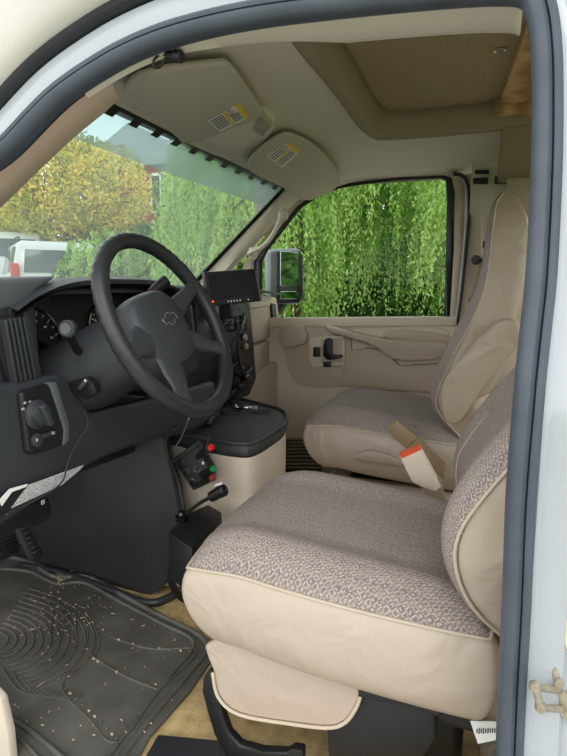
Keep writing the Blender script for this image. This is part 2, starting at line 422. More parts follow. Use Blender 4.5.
def tree(name, label, spots, n, size, m, base, top, rt_=.12, limbs=8, seed=1, **k):
    t = thing(name, label, 'tree', (base[0], base[1], gh(base[0], base[1])), k.pop('grp', 'trees outside the van'))
    b0 = V((base[0], base[1], gh(base[0], base[1])-.1)); b1 = V(top)
    rnd = random.Random(seed)
    tube('trunk', [b0, b0.lerp(b1, .35)+V((.1, .05, 0)), b0.lerp(b1, .7), b1], rt_, M['bark'], t, n=8, rad_f=lambda f: 1-.75*f)
    for i in range(limbs):
        c, r = rnd.choice(spots); s = b0.lerp(b1, rnd.uniform(.25, .9)); e = V(c)+V((rnd.uniform(-.6, .6)*r[0], rnd.uniform(-.6, .6)*r[1], rnd.uniform(-.5, .4)*r[2]))
        tube('branch', [s, s.lerp(e, .5)+V((0, 0, .15)), e], rt_*.28, M['bark'], t, n=6, rad_f=lambda f: 1-.7*f)
    foliage('foliage', spots, n, size, m, t, seed=seed, **k)
    return t
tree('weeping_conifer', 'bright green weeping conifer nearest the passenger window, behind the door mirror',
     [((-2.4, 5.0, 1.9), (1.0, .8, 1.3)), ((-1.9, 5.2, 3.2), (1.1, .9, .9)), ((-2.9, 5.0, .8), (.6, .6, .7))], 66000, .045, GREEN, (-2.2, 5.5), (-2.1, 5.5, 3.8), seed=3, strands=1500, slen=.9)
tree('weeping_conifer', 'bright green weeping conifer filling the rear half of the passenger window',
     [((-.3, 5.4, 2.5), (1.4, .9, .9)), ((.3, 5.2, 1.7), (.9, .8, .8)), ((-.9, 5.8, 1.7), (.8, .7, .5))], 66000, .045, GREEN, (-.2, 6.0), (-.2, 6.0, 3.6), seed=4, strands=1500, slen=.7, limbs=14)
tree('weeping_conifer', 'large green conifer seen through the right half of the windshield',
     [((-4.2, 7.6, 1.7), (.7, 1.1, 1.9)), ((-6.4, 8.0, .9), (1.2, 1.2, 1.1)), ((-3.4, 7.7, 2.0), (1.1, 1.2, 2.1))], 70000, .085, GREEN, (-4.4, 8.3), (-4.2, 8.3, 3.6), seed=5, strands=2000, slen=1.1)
tree('leafy_shrub', 'low green shrub under the weeping conifers beyond the passenger door',
     [((-.2, 4.6, .1), (.9, .5, .5)), ((.4, 4.9, .3), (.5, .5, .7)), ((-1.3, 5.2, .0), (.7, .4, .5))], 15000, .06, GREEN, (0, 4.8), (0, 4.8, .3), rt_=.03, seed=6)
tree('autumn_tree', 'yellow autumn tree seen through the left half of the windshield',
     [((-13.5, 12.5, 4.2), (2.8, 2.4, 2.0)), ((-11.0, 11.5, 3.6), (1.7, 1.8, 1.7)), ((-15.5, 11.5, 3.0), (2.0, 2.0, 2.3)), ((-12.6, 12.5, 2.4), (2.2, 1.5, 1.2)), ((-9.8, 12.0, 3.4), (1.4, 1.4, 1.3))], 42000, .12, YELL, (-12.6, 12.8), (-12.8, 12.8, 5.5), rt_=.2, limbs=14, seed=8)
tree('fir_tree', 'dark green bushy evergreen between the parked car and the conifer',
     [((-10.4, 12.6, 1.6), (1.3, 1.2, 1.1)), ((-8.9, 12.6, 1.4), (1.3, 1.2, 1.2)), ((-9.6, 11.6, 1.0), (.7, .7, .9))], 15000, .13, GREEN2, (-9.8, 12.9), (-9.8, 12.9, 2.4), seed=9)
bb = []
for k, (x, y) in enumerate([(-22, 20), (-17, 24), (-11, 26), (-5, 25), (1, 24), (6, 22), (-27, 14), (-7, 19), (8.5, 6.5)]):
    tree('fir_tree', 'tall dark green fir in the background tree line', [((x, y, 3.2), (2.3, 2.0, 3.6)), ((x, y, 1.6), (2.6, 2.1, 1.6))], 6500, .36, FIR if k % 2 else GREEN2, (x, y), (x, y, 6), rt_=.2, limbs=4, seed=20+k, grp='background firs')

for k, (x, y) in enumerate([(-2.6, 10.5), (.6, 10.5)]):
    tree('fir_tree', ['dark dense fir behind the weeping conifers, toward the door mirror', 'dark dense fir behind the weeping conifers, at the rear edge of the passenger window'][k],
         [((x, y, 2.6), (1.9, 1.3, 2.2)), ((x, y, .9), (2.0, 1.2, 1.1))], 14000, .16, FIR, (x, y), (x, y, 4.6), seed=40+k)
# house far beyond the windshield
h = thing('house', 'red brick house with white window and pale roof, behind the autumn tree', 'house', (-9.5, 15.5, gh(-9.5, 15.5)))
box('wall', (-11.5, 17.5, 2.9), (4.2, 3, 4.2), M['brick'], h, .02)
prism('roof', [(-14, 15.8, 4.9), (-9, 15.8, 4.9), (-11.5, 15.8, 6.3)], (0, 3.5, 0), M['roofing'], h, .01)
wfr = box('window_frame', (-10.4, 15.98, 4.0), (.9, .08, 1.3), M['white'], h, .01)
box('window_pane', (-10.4, 15.92, 4.0), (.7, .04, 1.1), M['carglass'], wfr, .005)
box('muntin', (-10.4, 15.89, 4.0), (.05, .03, 1.1), M['white'], wfr, .005)

# parked SUV seen from behind
def suv(name, label, cx, cy, hd):
    t = thing(name, label, 'car', (cx, cy, gh(cx, cy)), 'parked silver cars')
    z0 = gh(cx, cy)+.02; a = V((math.cos(hd), math.sin(hd), 0)); b = V((-math.sin(hd), math.cos(hd), 0)); c0 = V((cx, cy, z0))
    def L(u, v, z): return c0+a*u+b*v+Z*z     # u forward, v across
    rings = []
    for u, wd, zb, zt in [(-2.3, .82, .45, .95), (-2.27, .9, .35, 1.0), (-1.2, .93, .3, 1.02), (0, .94, .3, 1.0), (1.3, .92, .3, .98), (2.1, .88, .35, .9), (2.35, .75, .45, .8)]:
        rings.append([L(u, -wd, zb), L(u, -wd-.02, (zb+zt)/2), L(u, -wd+.03, zt), L(u, wd-.03, zt), L(u, wd+.02, (zb+zt)/2), L(u, wd, zb)])
    loft('body', rings, M['carpaint'], t)
    rings = []
    for u, w1, w2, zt in [(-2.25, .85, .74, 1.02), (-2.12, .86, .74, 1.55), (-1.95, .86, .72, 1.68), (.1, .86, .72, 1.72), (.5, .86, .72, 1.66), (1.2, .84, .8, 1.02)]:
        rings.append([L(u, -w1, .98), L(u, -w2, zt-.05), L(u, -w2+.08, zt), L(u, w2-.08, zt), L(u, w2, zt-.05), L(u, w1, .98)])
    loft('cabin', rings, M['carpaint'], t)
    prism('rear_window', [L(-2.27, -.66, 1.06), L(-2.27, .66, 1.06), L(-2.15, .6, 1.5), L(-2.15, -.6, 1.5)], a*.04, M['carglass'], t, .01)
    for v in (-1, 1):
        prism('side_window', [L(-1.9, .84*v, 1.08), L(.9, .87*v, 1.08), L(.45, .775*v, 1.56), L(-1.85, .775*v, 1.56)], b*(-.05*v), M['carglass'], t, .008)
        box('tail_lamp', L(-2.27, .82*v, 1.02), (.1, .15, .42), M['tail'], t, .02, (a, b, Z))
        tube('roof_rail', [L(-1.8, .66*v, 1.7), L(-1.6, .66*v, 1.77), L(0, .66*v, 1.79), L(.2, .66*v, 1.72)], .018, M['black'], t)
        for u in (-1.4, 1.4):
            wl_ = lathe('wheel', L(u, .78*v, .34), b*v, [(.02, 0), (.34, 0), (.35, .06), (.33, .2), (.2, .21), (.02, .18)], M['black'], t, 20)
            lathe('hubcap', L(u, .78*v, .34), b*v, [(.02, .2), (.2, .215), (.02, .22)], M['chrome'], wl_, 16)
    box('bumper', L(-2.33, 0, .5), (.14, 1.75, .2), M['carpaint'], t, .04, (a, b, Z))
    box('number_plate', L(-2.4, 0, .8), (.02, .3, .15), M['white'], t, .003, (a, b, Z))
hd_ = math.atan2(math.cos(rad(43)), -math.sin(rad(43)))
suv('parked_car', 'silver SUV parked facing away, seen through the left end of the windshield', -9.7, 9.7, hd_+.12)
suv('parked_car', 'silver SUV farther left, mostly outside the windshield edge', -12.9, 11.6, hd_+.12)


# ------------------------------------------------------------------ van shell
# ceiling with a rectangular roof hatch
CZ = 1.43
HX0, HX1, HY0, HY1 = -.36, .45, .45, 1.27       # hatch opening in the headliner
def cz(x, y):                                      # headliner falls towards the windshield and the sides
    z = CZ
    if x < -.45: z -= .085*((-.45-x)/.34)**1.7
    e = max(0, .38-y)/.24; z -= .10*min(1, e)**2
    e = max(0, y-1.40)/.25; z -= .07*min(1, e)**2
    return z
XS = [-.79, -.76, -.72, -.66, -.6, -.54, -.48, -.42, HX0, -.2, 0, .2, HX1, .8, 1.25]
YS = [.185, .22, .27, .32, .38, HY0, .6, .75, .9, 1.05, HY1, 1.34, 1.40, 1.46, 1.52, 1.58, 1.66]
vs_ = [(x, y, cz(x, y)) for y in YS for x in XS]; fs = []
for j in range(len(YS)-1):
    for i in range(len(XS)-1):
        if XS[i] >= HX0-1e-6 and XS[i+1] <= HX1+1e-6 and YS[j] >= HY0-1e-6 and YS[j+1] <= HY1+1e-6: continue
        q = j*len(XS)+i; fs.append((q, q+1, q+1+len(XS), q+len(XS)))
struct(fin(mesh('ceiling', vs_, fs, M['headliner']), solid=.012, off=1))
# outer roof above (raised fibreglass top), closes the van against the sky
outer = []
for x in (-1.0, -.9, -.6, 0, .6, 1.5):
    dz = -.10 if x < -.95 else 0
    outer.append([V((x, y, z+dz)) for y, z in [(.20, 1.47), (.19, 1.54), (.22, 1.66), (.32, 1.78), (.6, 1.83), (1.2, 1.83), (1.52, 1.78), (1.66, 1.66), (1.72, 1.5), (1.74, 1.36)]])
struct(sheet('ceiling_outer', outer, M['fiber'], thick=.02))
struct(sheet('ceiling_front', [[V((-1.0, y, z-.10)) for y, z in [(.2, 1.44), (.22, 1.66), (.32, 1.78), (.6, 1.83), (1.2, 1.83), (1.52, 1.78), (1.66, 1.66), (1.74, 1.36)]],
                               [V((-.86, y, 1.345)) for y in (.18, .25, .35, .6, 1.2, 1.5, 1.6)]], M['fiber']))
# hatch lip: brown rim hanging round the opening
RL = .05
lip = []
for (x, y) in [(HX1, HY0), (HX0+.05, HY0), (HX0, HY0+.05), (HX0, HY1-.08), (HX0+.06, HY1), (HX1, HY1)]:
    pass
loop = smooth_path([(HX1, HY0, 0), (.1, HY0, 0), (HX0+.05, HY0, 0), (HX0, HY0+.06, 0), (HX0, .8, 0), (HX0, HY1-.10, 0), (HX0+.07, HY1, 0), (.1, HY1, 0), (HX1, HY1, 0)], 5)
cen = V(((HX0+HX1)/2+.1, (HY0+HY1)/2, 0))
def ring(off, z): return [V((p.x+(off if p.x < 0.2 and abs(p.x-HX0) < .09 else 0)*1, p.y+(off if p.y < .8 else -off), z)) for p in loop]
struct(sheet('trim_1', [ring(-.035, CZ-.002), ring(-.02, CZ-.012), ring(.0, CZ-.012), ring(.008, CZ), ring(.02, CZ+.04), ring(.024, CZ+.075)], M['trimdark'], thick=.004))
# woven board inside the hatch
hb = thing('hatch_board', 'woven tan fabric-covered board closing the roof hatch', 'roof board', (.05, .86, CZ+.07))
box('board', (.06, .86, CZ+.072), (.84, .84, .02), M['weave'], hb, .004)
lt = P(500, 50, 'z', CZ+.060)
la = box('latch', lt, (.035, .022, .006), M['metal'], hb, .002)
for s_ in (-1, 1): lathe('screw', lt+V((s_*.011, 0, -.003)), -Z, [(.004, 0), (.003, .002)], M['chrome'], la, 10)
# wooden shelf boards at the rear of the hatch
a0, a1 = P(529, 28, 'z', CZ+.04), P(499, 110, 'z', CZ+.04)
wb = prism('wooden_plank', [a0+V((-.004, 0, 0)), a1+V((-.004, 0, 0)), V((.30, a1.y, CZ+.04)), V((.30, a0.y, CZ+.04))], Z*.022, M['wood'], None, .002)
tag(wb, 'flat orange-brown wooden plank rising beside the woven roof board', 'wooden plank')
b0, b1 = P(495, 106, 'y', 1.20), P(495, 116, 'y', 1.20)
wb = prism('wooden_batten', Ps([(495, 99), (560, 97), (560, 113), (495, 115)], 'y', 1.22), Y*.03, M['wood'], None, .003)
tag(wb, 'short wooden batten with a cut end at the rear edge of the roof hatch', 'wooden batten')

# floor: tan carpet over steel
struct(box('floor', (-.15, .86, -.03), (2.9, 1.62, .06), M['carpet'], None, .005))
# firewall and front structure
struct(sheet('wall_front', [[V((-1.58, y, z)) for y in (.02, .5, 1.1, 1.72)] for z in (-.1, .3, .6, .93)], M['liner'], thick=.02))
struct(box('wall_front_lower', (-1.62, .87, .3), (.03, 1.8, 1.2), M['paint'], None, .01))
# cowl / hood outside
hood = [[V((x, y, z)) for y in (-.05, .3, .87, 1.4, 1.8)] for x, z in ((-1.3, .91), (-1.5, .88), (-2.1, .76), (-2.25, .6), (-2.3, .1))]
struct(sheet('hood_panel', hood, M['paint'], thick=.01))

# passenger side wall: behind the door
wr = ((1.70, -.05), (1.72, .3), (1.72, .75), (1.66, 1.15), (1.60, 1.40), (1.58, 1.46))
struct(sheet('wall_right', [[V((x, y, z)) for y, z in wr] for x in (-.072, .1, .3)], M['trimlight'], thick=.015))
struct(sheet('wall_right_edge', [[V((x, y, z)) for y, z in ((1.73, -.05), (1.74, .75), (1.71, 1.15), (1.69, 1.40), (1.66, 1.46))] for x in (-.125, -.06)], M['trim']))
struct(sheet('wall_right_lower', [[V((x, y, z)) for y, z in wr[:3]] for x in (.3, .8, 1.3)], M['trimlight'], thick=.015))
struct(sheet('added_window_3', [[V((x, y, z)) for y, z in wr[2:5]] for x in (.3, .8, 1.3)], M['sg']))  # unseen side window, added to let more daylight into the cab
struct(sheet('wall_back', [[V((1.28, y, z)) for y in (.05, .6, 1.2, 1.72)] for z in (-.05, .3, .6)], M['trimdark'], thick=.02))
struct(sheet('added_window_4', [[V((1.28, y, z)) for y in (.05, .6, 1.2, 1.72)] for z in (.6, 1.0, 1.42)], M['sg']))  # unseen back window, added so daylight reaches the far trim
struct(sheet('wall_left', [[V((x, gy(z)+.02, z)) for z in (-.05, .3, .7)] for x in (.22, .5, .9, 1.3)], M['trimdark'], thick=.02))
struct(sheet('wall_left_pillar', [[V((x, gy(z)+.06, z)) for z in (.7, .8, 1.1, 1.46)] for x in (.08, .22, .38)], M['trimdark'], thick=.02))
struct(sheet('added_window_5', [[V((x, gy(z)+.02, z)) for z in (.7, 1.0, 1.40)] for x in (.38, .8, 1.3)], M['sg']))  # out of view, put in as another daylight opening behind the driver
# darker bulkhead beam behind the cab at the passenger side, with hook-and-loop patches
struct(prism('trim_2', [V((.02, 1.26, CZ-.01)), V((.02, 1.60, CZ-.06)), V((.02, 1.56, 1.30)), V((.02, 1.30, 1.33))], X*.5, M['trimdark'], None, .01))
for k, pts in enumerate([[(475, 170), (489, 170), (489, 174), (475, 174)], [(473, 178), (488, 177), (488, 184), (473, 184)], [(495, 176), (510, 175), (509, 184), (494, 184)], [(508, 168), (522, 168), (522, 172), (508, 172)]]):
    q = prism('fabric_patch', Ps(pts, 'y', 1.585), Y*.006, M['black'], None, .001)
    tag(q, ['thin black patch above the left square patch on the wall behind the passenger door', 'left of the two square black patches behind the passenger door', 'right of the two square black patches behind the passenger door', 'thin black patch nearest the passenger headrest top'][k], 'patch', 'black patches above the passenger belt guide')
# tall wall panel near belt
struct(prism('trim_3', Ps([(507, 176), (540, 172), (540, 300), (503, 300), (507, 200)], 'y', 1.50), Y*.06, M['trim'], None, .01))

# driver side door frame: white metal, sealing rubber, outer seal
seal_px = [(-170, 330), (-95, 235), (-40, 180), (0, 149), (50, 98), (100, 63), (144, 41), (190, 26), (250, 13), (330, 2), (430, -9), (500, -14), (530, -10), (541, 10), (546, 50), (547, 100), (546, 170), (541, 271), (535, 330), (528, 400), (520, 500), (516, 600), (511, 700), (507, 800), (500, 950)]
SP = smooth_path([G(*p) for p in seal_px], 5)
def offs(path, d, out=0.0):
    c = V((-.3, 0, .75)); r = []
    for i, p in enumerate(path):
        t = (path[min(i+1, len(path)-1)]-path[max(i-1, 0)]); n = V((-t.z, 0, t.x)).normalized()
        if n.dot(p-c) < 0: n = -n
        q = p+n*d; q.y = gy(q.z)+out; r.append(q)
    return r
def rr_off(path, lst): return [offs(path, d, o) for d, o in lst]
sl = thing('door_seal', 'grey-blue rubber weather seal running round the open driver doorway', 'door seal', SP[len(SP)//2])
def strip(name, lst, m, parent=None, ang=50): 
    rings = list(map(list, zip(*rr_off(SP, lst))))
    return loft(name, rings, m, parent, closed=False, caps=False, ang=ang)
strip('seal_bulb', [(-.012, .028), (-.0155, .015), (-.014, .002), (-.008, -.008), (.000, -.011), (.005, -.006), (.006, .0)], M['rubber'], sl)
strip('seal_flange', [(.006, .0), (.0075, -.006), (.012, -.008), (.017, -.004), (.0175, .01)], M['rubber'], sl)
# inner return of the frame (cream painted, meets the interior trim)
struct(strip('door_1_frame', [(.017, .004), (.03, .0), (.055, -.002), (.06, .004), (.063, .016), (.085, .018)], M['paint']))
struct(strip('door_1_return', [(-.012, .02), (-.010, .028), (-.006, .04)], M['rubberd']))
# second seal and outer roof skin, only from the A pillar over the top
UP = [i for i, p in enumerate(SP) if p.z > .95 and p.x < .02]
SPU = [SP[i] for i in UP]
def stripu(name, lst, m, parent=None):
    rings = list(map(list, zip(*[offs(SPU, d, o) for d, o in lst]))); return loft(name, rings, m, parent, closed=False, caps=False)
s2 = tag(stripu('drip_seal', [(.060, .012), (.062, -.010), (.067, -.016), (.073, -.010), (.078, -.014), (.083, .0)], M['rubberd']), 'black outer drip seal above the white door frame, upper left corner', 'drip seal')
struct(stripu('roof_rail', [(.081, .0), (.095, -.02), (.13, -.03), (.2, -.02), (.3, 0.03)], M['fiber']))
# body side behind the door opening (B pillar outer face with striker)
def bface(off0, off1): pass
rings = []
for z in [-.2, 0, .2, .4, .6, .8, 1.0, 1.2, 1.35]:
    px0 = min(SP, key=lambda p: abs(p.z-z)+(5 if p.x < 0 else 0)).x
    rings.append([V((px0+.017, gy(z)+.002, z)), V((px0+.04, gy(z)+.001, z)), V((px0+.075, gy(z)+.008, z)), V((px0+.10, gy(z)+.012, z)), V((px0+.13, gy(z)+.006, z)), V((px0+.16, gy(z)-.03, z)), V((px0+.36, gy(z)-.04, z))])
struct(loft('wall_left_outer', rings, M['paint'], closed=False, caps=False))
struct(sheet('wall_left_rear', [[V((x, gy(z)-.035, z)) for z in (-.3, 0, .4, .72)] for x in (.37, .8, 1.3)], M['paint'], thick=.006))
struct(sheet('wall_left_rail', [[V((x, y, z)) for y, z in ((gy(1.38)-.035, 1.38), (gy(1.44)-.03, 1.44), (.19, 1.53), (.2, 1.6))] for x in (.12, .8, 1.5)], M['paint'], thick=.006))
struct(sheet('wall_left_sill', [[V((x, .0, .0)), V((x, .01, -.04)), V((x, .0, -.2)), V((x, -.03, -.3))] for x in (-1.6, -.8, 0, .2)], M['paint']))
# door striker
c0 = G(556, 697); st = thing('door_striker', 'worn metal U-shaped door striker bolted to the white body pillar', 'door striker', c0)
a, b, n = X, Z, -Y
pl = prism('plate', [G(x, y, -.003) for x, y in [(552, 672), (556, 667), (561, 680), (563, 692), (575, 700), (572, 725), (562, 718), (558, 708), (559, 700), (554, 690)]], Y*.006, M['metal'], st, .0015)
s0 = G(535, 687, -.035); s1 = G(541, 708, -.035)
e0 = G(560, 690, .0); e1 = G(564, 709, 0)
tube('striker_loop', [e0, s0.lerp(e0, .15), s0, s0.lerp(s1, .5), s1, s1.lerp(e1, .15), e1], .0042, M['metal'], st, sm=4)
for q in (s0, s1): lathe('rivet', q+V((0, .004, 0)), -Y, [(.0065, 0), (.007, .004), (.005, .008)], M['metal'], st, 14)
lathe('screw', G(559, 683, -.004), -Y, [(.006, 0), (.005, .003)], M['metal'], st, 12)
# small peach-orange decal on the outer panel right edge
dc = tag(prism('orange_decal', [G(x, y, .0) for x, y in [(562, 622), (580, 610), (580, 655), (566, 648)]], -Y*.001, mat('peach_decal', srgb(232, 196, 150), .6), None, 0), 'small peach-orange patch on the white body above the striker', 'decal')

# headliner trim over driver door (light band) and A pillar covers
t_in = [offs(SP, -.012, .045)[i] for i in range(len(SP))]
idx = [i for i, p in enumerate(SP) if p.x < .034 and p.x > -.66 and p.z > 1.10]
rings = []
for i in idx:
    p = offs([SP[j] for j in idx], -.010, .03)[i-idx[0]]
    kk = max(0, min(1, (p.x+.50)/.28)); dd = .022+.058*kk
    rings.append([p, p+V((0, dd*.45, -.004-.008*kk)), p+V((0, dd, .012*(1-kk))), V((p.x, max(p.y+dd+.012, .205), cz(p.x, .205)-.004)), V((p.x, .255, cz(p.x, .255)+.002))])
struct(loft('trim_4', rings, M['headliner'], closed=False, caps=False))
# driver A pillar trim
ap = []
for (ox, oy), (ix, iy) in [((-120, 290), (-95, 320)), ((-60, 222), (-40, 250)), ((0, 165), (0, 207)), ((30, 135), (38, 170)), ((60, 108), (72, 138)), ((90, 86), (104, 112)), ((108, 76), (119, 98))]:
    o_ = G(ox, oy, .03); i_ = G(ix, iy, .12); m_ = G((ox*.45+ix*.55), (oy*.45+iy*.55), .065)
    ap.append([o_+V((0, .01, .01)), o_, G(ox*.75+ix*.25, oy*.75+iy*.25, .045), m_, G(ox*.2+ix*.8, oy*.2+iy*.8, .09), i_, i_+V((-.02, .03, .01))])
struct(loft('trim_5', ap, M['pillar'], closed=False, caps=False))

# windshield
WT, WB = V((-.795, 0, 1.335)), V((-1.33, 0, .90))
def wsp(s, t):       # s 0..1 along y, t 0 top .. 1 bottom
    y = .20+(1.62-.20)*s if t is None else (.26-.20*t)+((1.56+.10*t)-(.26-.20*t))*s
    bow = math.sin(math.pi*s); return V((WT.x+(WB.x-WT.x)*t-.03*bow-.09*bow*t+.0, y, WT.z+(WB.z-WT.z)*t-.0*t+.01*bow))
g = [[wsp(s/20, .16+.84*t/10) for s in range(21)] for t in range(11)]
struct(sheet('window_1', g, M['ws']))
g = [[wsp(s/20, .16*t/3) for s in range(21)] for t in range(4)]
o = sheet('window_1_tint_band', g, M['wsband']); struct(o)
# black frit border with notches along the top
g = [[wsp(s/20, t)+V((.004, 0, -.004)) for s in range(21)] for t in (-.012, .008)]
fr = struct(sheet('window_1_frit', g, M['frit']))
for k in range(12):
    s = .06+.078*k; g = [[wsp(s+ds, t)+V((.005, 0, -.005)) for ds in (0, .028)] for t in (.004, .036)]
    sheet('frit_notch', g, M['frit'], fr)
g = [[wsp(s, t/12)+V((.003, 0, -.003)) for s in (.975, .987, 1.0, 1.01)] for t in range(13)]
sheet('frit_side', g, M['frit'], fr)
# headliner front edge down to the glass
g = [[V((p.x, p.y, p.z)) for p in [wsp(s/20, -.006)+V((.007, 0, -.005)) for s in range(21)]],
     [wsp(s/20, -.02)+V((.025, 0, .006)) for s in range(21)], [V((-.745, .2+1.4*s/20, cz(-.745, .2+1.4*s/20)-.001)) for s in range(21)]]
struct(sheet('trim_6', g, M['headliner']))

# passenger A pillar with grab handle
def apil(t): return wsp(1.0, t)
rings = []
for k in range(9):
    t = -.05+k*.13; p = apil(t); q = V((p.x+.075+.03*t, 1.60+.03*t, p.z+.01-.015*t))
    rings.append([p+V((-.01, .02, 0)), p+V((.008, -.012, -.004)), p+V((.035, -.018, -.002)), q+V((0, -.015, 0)), q+V((.012, .0, 0)), q+V((.01, .03, 0))])
struct(loft('trim_7', rings, M['trimlight'], closed=False, caps=False))
gp = [P(x, y, 'y', 1.535) for x, y in [(281, 213), (279, 222), (272, 236), (262, 247), (250, 253)]]
gh_ = thing('grab_handle', 'beige grab handle on the passenger windshield pillar', 'grab handle', gp[0])
tube('grip', [gp[0]+V((0, .03, .01))]+gp+[gp[-1]+V((-.01, .03, 0))], .011, M['trimlight'], gh_, flat=.8)
for q in (gp[0], gp[-1]): box('mount', q+V((0, .03, 0)), (.035, .02, .05), M['trimlight'], gh_, .007)

# passenger door
WY = 1.655
dl = struct(empty('door_2', (-.5, 1.70, .4)))
win_px = [(262, 262), (268, 250), (283, 231), (300, 209), (320, 195), (340, 188), (365, 184), (400, 180), (441, 178), (446, 181), (447, 200), (446, 250), (444, 318), (274, 319), (262, 319)]
win = Ps(win_px, 'y', WY)
frame_px = [(244, 262), (258, 246), (275, 224), (294, 201), (316, 187), (340, 180), (365, 176), (400, 172.5), (446, 171), (459, 173), (465, 183), (464, 250), (457, 323), (274, 327), (244, 320)]
fro = Ps(frame_px, 'y', WY-.012)
def band(name, A, B, m, parent, dyA=0, dyB=0):
    n = len(A); vs_ = [p+Y*dyA for p in A]+[p+Y*dyB for p in B]
    fs = [(i, (i+1) % n, n+(i+1) % n, n+i) for i in range(n)]
    o = mesh(name, vs_, fs, m, parent); return fin(auto(o), solid=.006, off=0)
midA = [a.lerp(b, .45) for a, b in zip(win, fro)]
inA = [V((p.x, WY, p.z)) for p in midA]
band('window_seal', win, inA, M['frit'], dl, .004, -.002)
band('window_frame', inA, fro, M['trim'], dl, -.003, -.0)
gl = mesh('window_2', [p+Y*.006 for p in win], [tuple(range(len(win)))], M['sg'], None, False); struct(gl)
# door body panel
DY = 1.645
body = Ps([(262, 325), (300, 320), (380, 319), (452, 321), (458, 330), (462, 380), (462, 450), (440, 520), (300, 520), (262, 470)], 'y', DY)
prism('door_panel', body, Y*.05, M['trimlight'], dl, .008)
prism('window_ledge', Ps([(264, 318), (456, 316.5), (457, 326), (264, 327)], 'y', DY-.012), Y*.04, M['trimlight'], dl, .006)
# map recess / lower raised moulding
prism('lower_moulding', Ps([(283, 333), (340, 329), (350, 335), (352, 382), (352, 386), (308, 386), (292, 378), (284, 352)], 'y', DY-.02), Y*.03, M['trim'], dl, .008, sm=3)
prism('speaker_panel', Ps([(280, 327), (303, 326), (305, 344), (281, 346)], 'y', DY-.04), Y*.03, M['trim'], dl, .006, sm=2)
prism('lower_panel', Ps([(345, 352), (385, 350), (400, 366), (456, 363), (458, 392), (400, 391), (345, 386)], 'y', DY-.022), Y*.03, M['trim'], dl, .008, sm=2)
# armrest wedge
arm = [(326, 326), (345, 331), (370, 337), (400, 341), (446, 343), (447, 356), (420, 361), (392, 359), (378, 348), (350, 338), (328, 332)]
prism('armrest', Ps(arm, 'y', DY-.075), Y*.085, M['trim'], dl, .012, 3, sm=2)
prism('armrest_pull', Ps([(385, 332), (415, 332), (446, 336), (447, 343), (400, 341), (384, 337)], 'y', DY-.06), Y*.07, M['trim'], dl, .006, sm=2)
ledge = tube('panel_seam', Ps([(345, 328), (400, 326), (440, 328), (450, 335), (450, 355)], 'y', DY-.001), .0035, M['trimlight'], dl, sm=5)
hb_ = prism('handle_bezel', Ps([(309, 337), (342, 335), (345, 340), (345, 366), (312, 368), (309, 360)], 'y', DY-.03), Y*.02, M['trimlight'], dl, .006, sm=0)
prism('bezel_recess', Ps([(321, 339), (342, 338), (342, 362), (321, 363)], 'y', DY-.031), Y*.004, M['trim'], hb_, .001)
ho = prism('door_handle', Ps([(324, 341), (328, 338), (332, 341), (332, 354), (341, 355), (341, 358), (328, 360), (323, 355)], 'y', DY-.05), Y*.018, M['black'], dl, .004, sm=2)
prism('lock_switch', Ps([(313, 347), (320, 347), (320, 357), (313, 357)], 'y', DY-.036), Y*.01, M['black'], dl, .002)
prism('mirror_switch', Ps([(323, 362), (331, 361.5), (331, 367), (323, 367)], 'y', DY-.034), Y*.01, M['black'], dl, .002)
# passenger door rubber edge and green-white frame line at the B pillar
bp_px = [(452, 175), (460, 176), (466, 184), (467, 210), (464, 250), (460, 290), (455, 325)]
tg = tube('pillar_seal', Ps([(x+1.5, y) for x, y in bp_px], 'y', WY-.014), .009, M['rubberd'], dl, flat=.6)
tube('painted_edge', Ps([(x-.5, y+2) for x, y in bp_px], 'y', WY-.022), .004, M['paint'], dl)
# far door lower to floor: ribbed step
stp = thing('step_tread', 'dark ribbed step tread between the console and the passenger seat', 'step', P(298, 450, 'y', 1.5))
sp = [P(283, 438, 'y', 1.56), P(318, 438, 'y', 1.56), P(322, 470, 'y', 1.38), P(281, 470, 'y', 1.38)]
prism('tread_base', sp, -Z*.01, M['black'], stp, .002)
for k in range(9):
    f = (k+.5)/9; tube('tread_rib', [sp[0].lerp(sp[3], f)+V((0, -.003, .003)), sp[1].lerp(sp[2], f)+V((0, -.003, .003))], .0045, M['trimdark'], stp, n=6, sm=0)

# side mirror outside
mc = P(284, 277, 'y', 1.98)
mr = thing('side_mirror', 'tall grey door mirror outside the passenger window', 'mirror', mc)
mh = prism('housing', Ps([(266, 253), (270, 249), (298, 248), (303, 254), (304, 296), (300, 304), (272, 305), (267, 298)], 'y', 2.0), V((-.05, .10, 0)), mat('mirror_housing', srgb(120, 132, 138), .4), mr, .015, 3)
prism('rim', Ps([(274, 251), (300, 251), (302.5, 256), (303, 296), (299, 302.5), (276, 303), (274, 298)], 'y', 1.995), V((-.003, .012, 0)), M['black'], mr, .003)
MA, MN = V((.43, .90, 0)).normalized(), V((.90, -.43, 0)).normalized()
box('glass_carrier', P(288.5, 276, 'y', 1.935)-MN*.028, (.145, .238, .06), M['black'], mr, .012, (MA, Z, MN))
box('mirror_glass', P(289, 269, 'y', 1.93)+MN*.004, (.125, .165, .004), M['mirror'], mr, .0015, (MA, Z, MN))
box('convex_glass', P(289, 295, 'y', 1.93)+MN*.004, (.125, .036, .004), M['mirror'], mr, .0015, (MA, Z, MN))
tube('bracket', [mc+V((-.02, .08, -.12)), mc+V((-.03, -.05, -.2)), V((-.86, 1.72, .74))], .02, M['black'], mr)

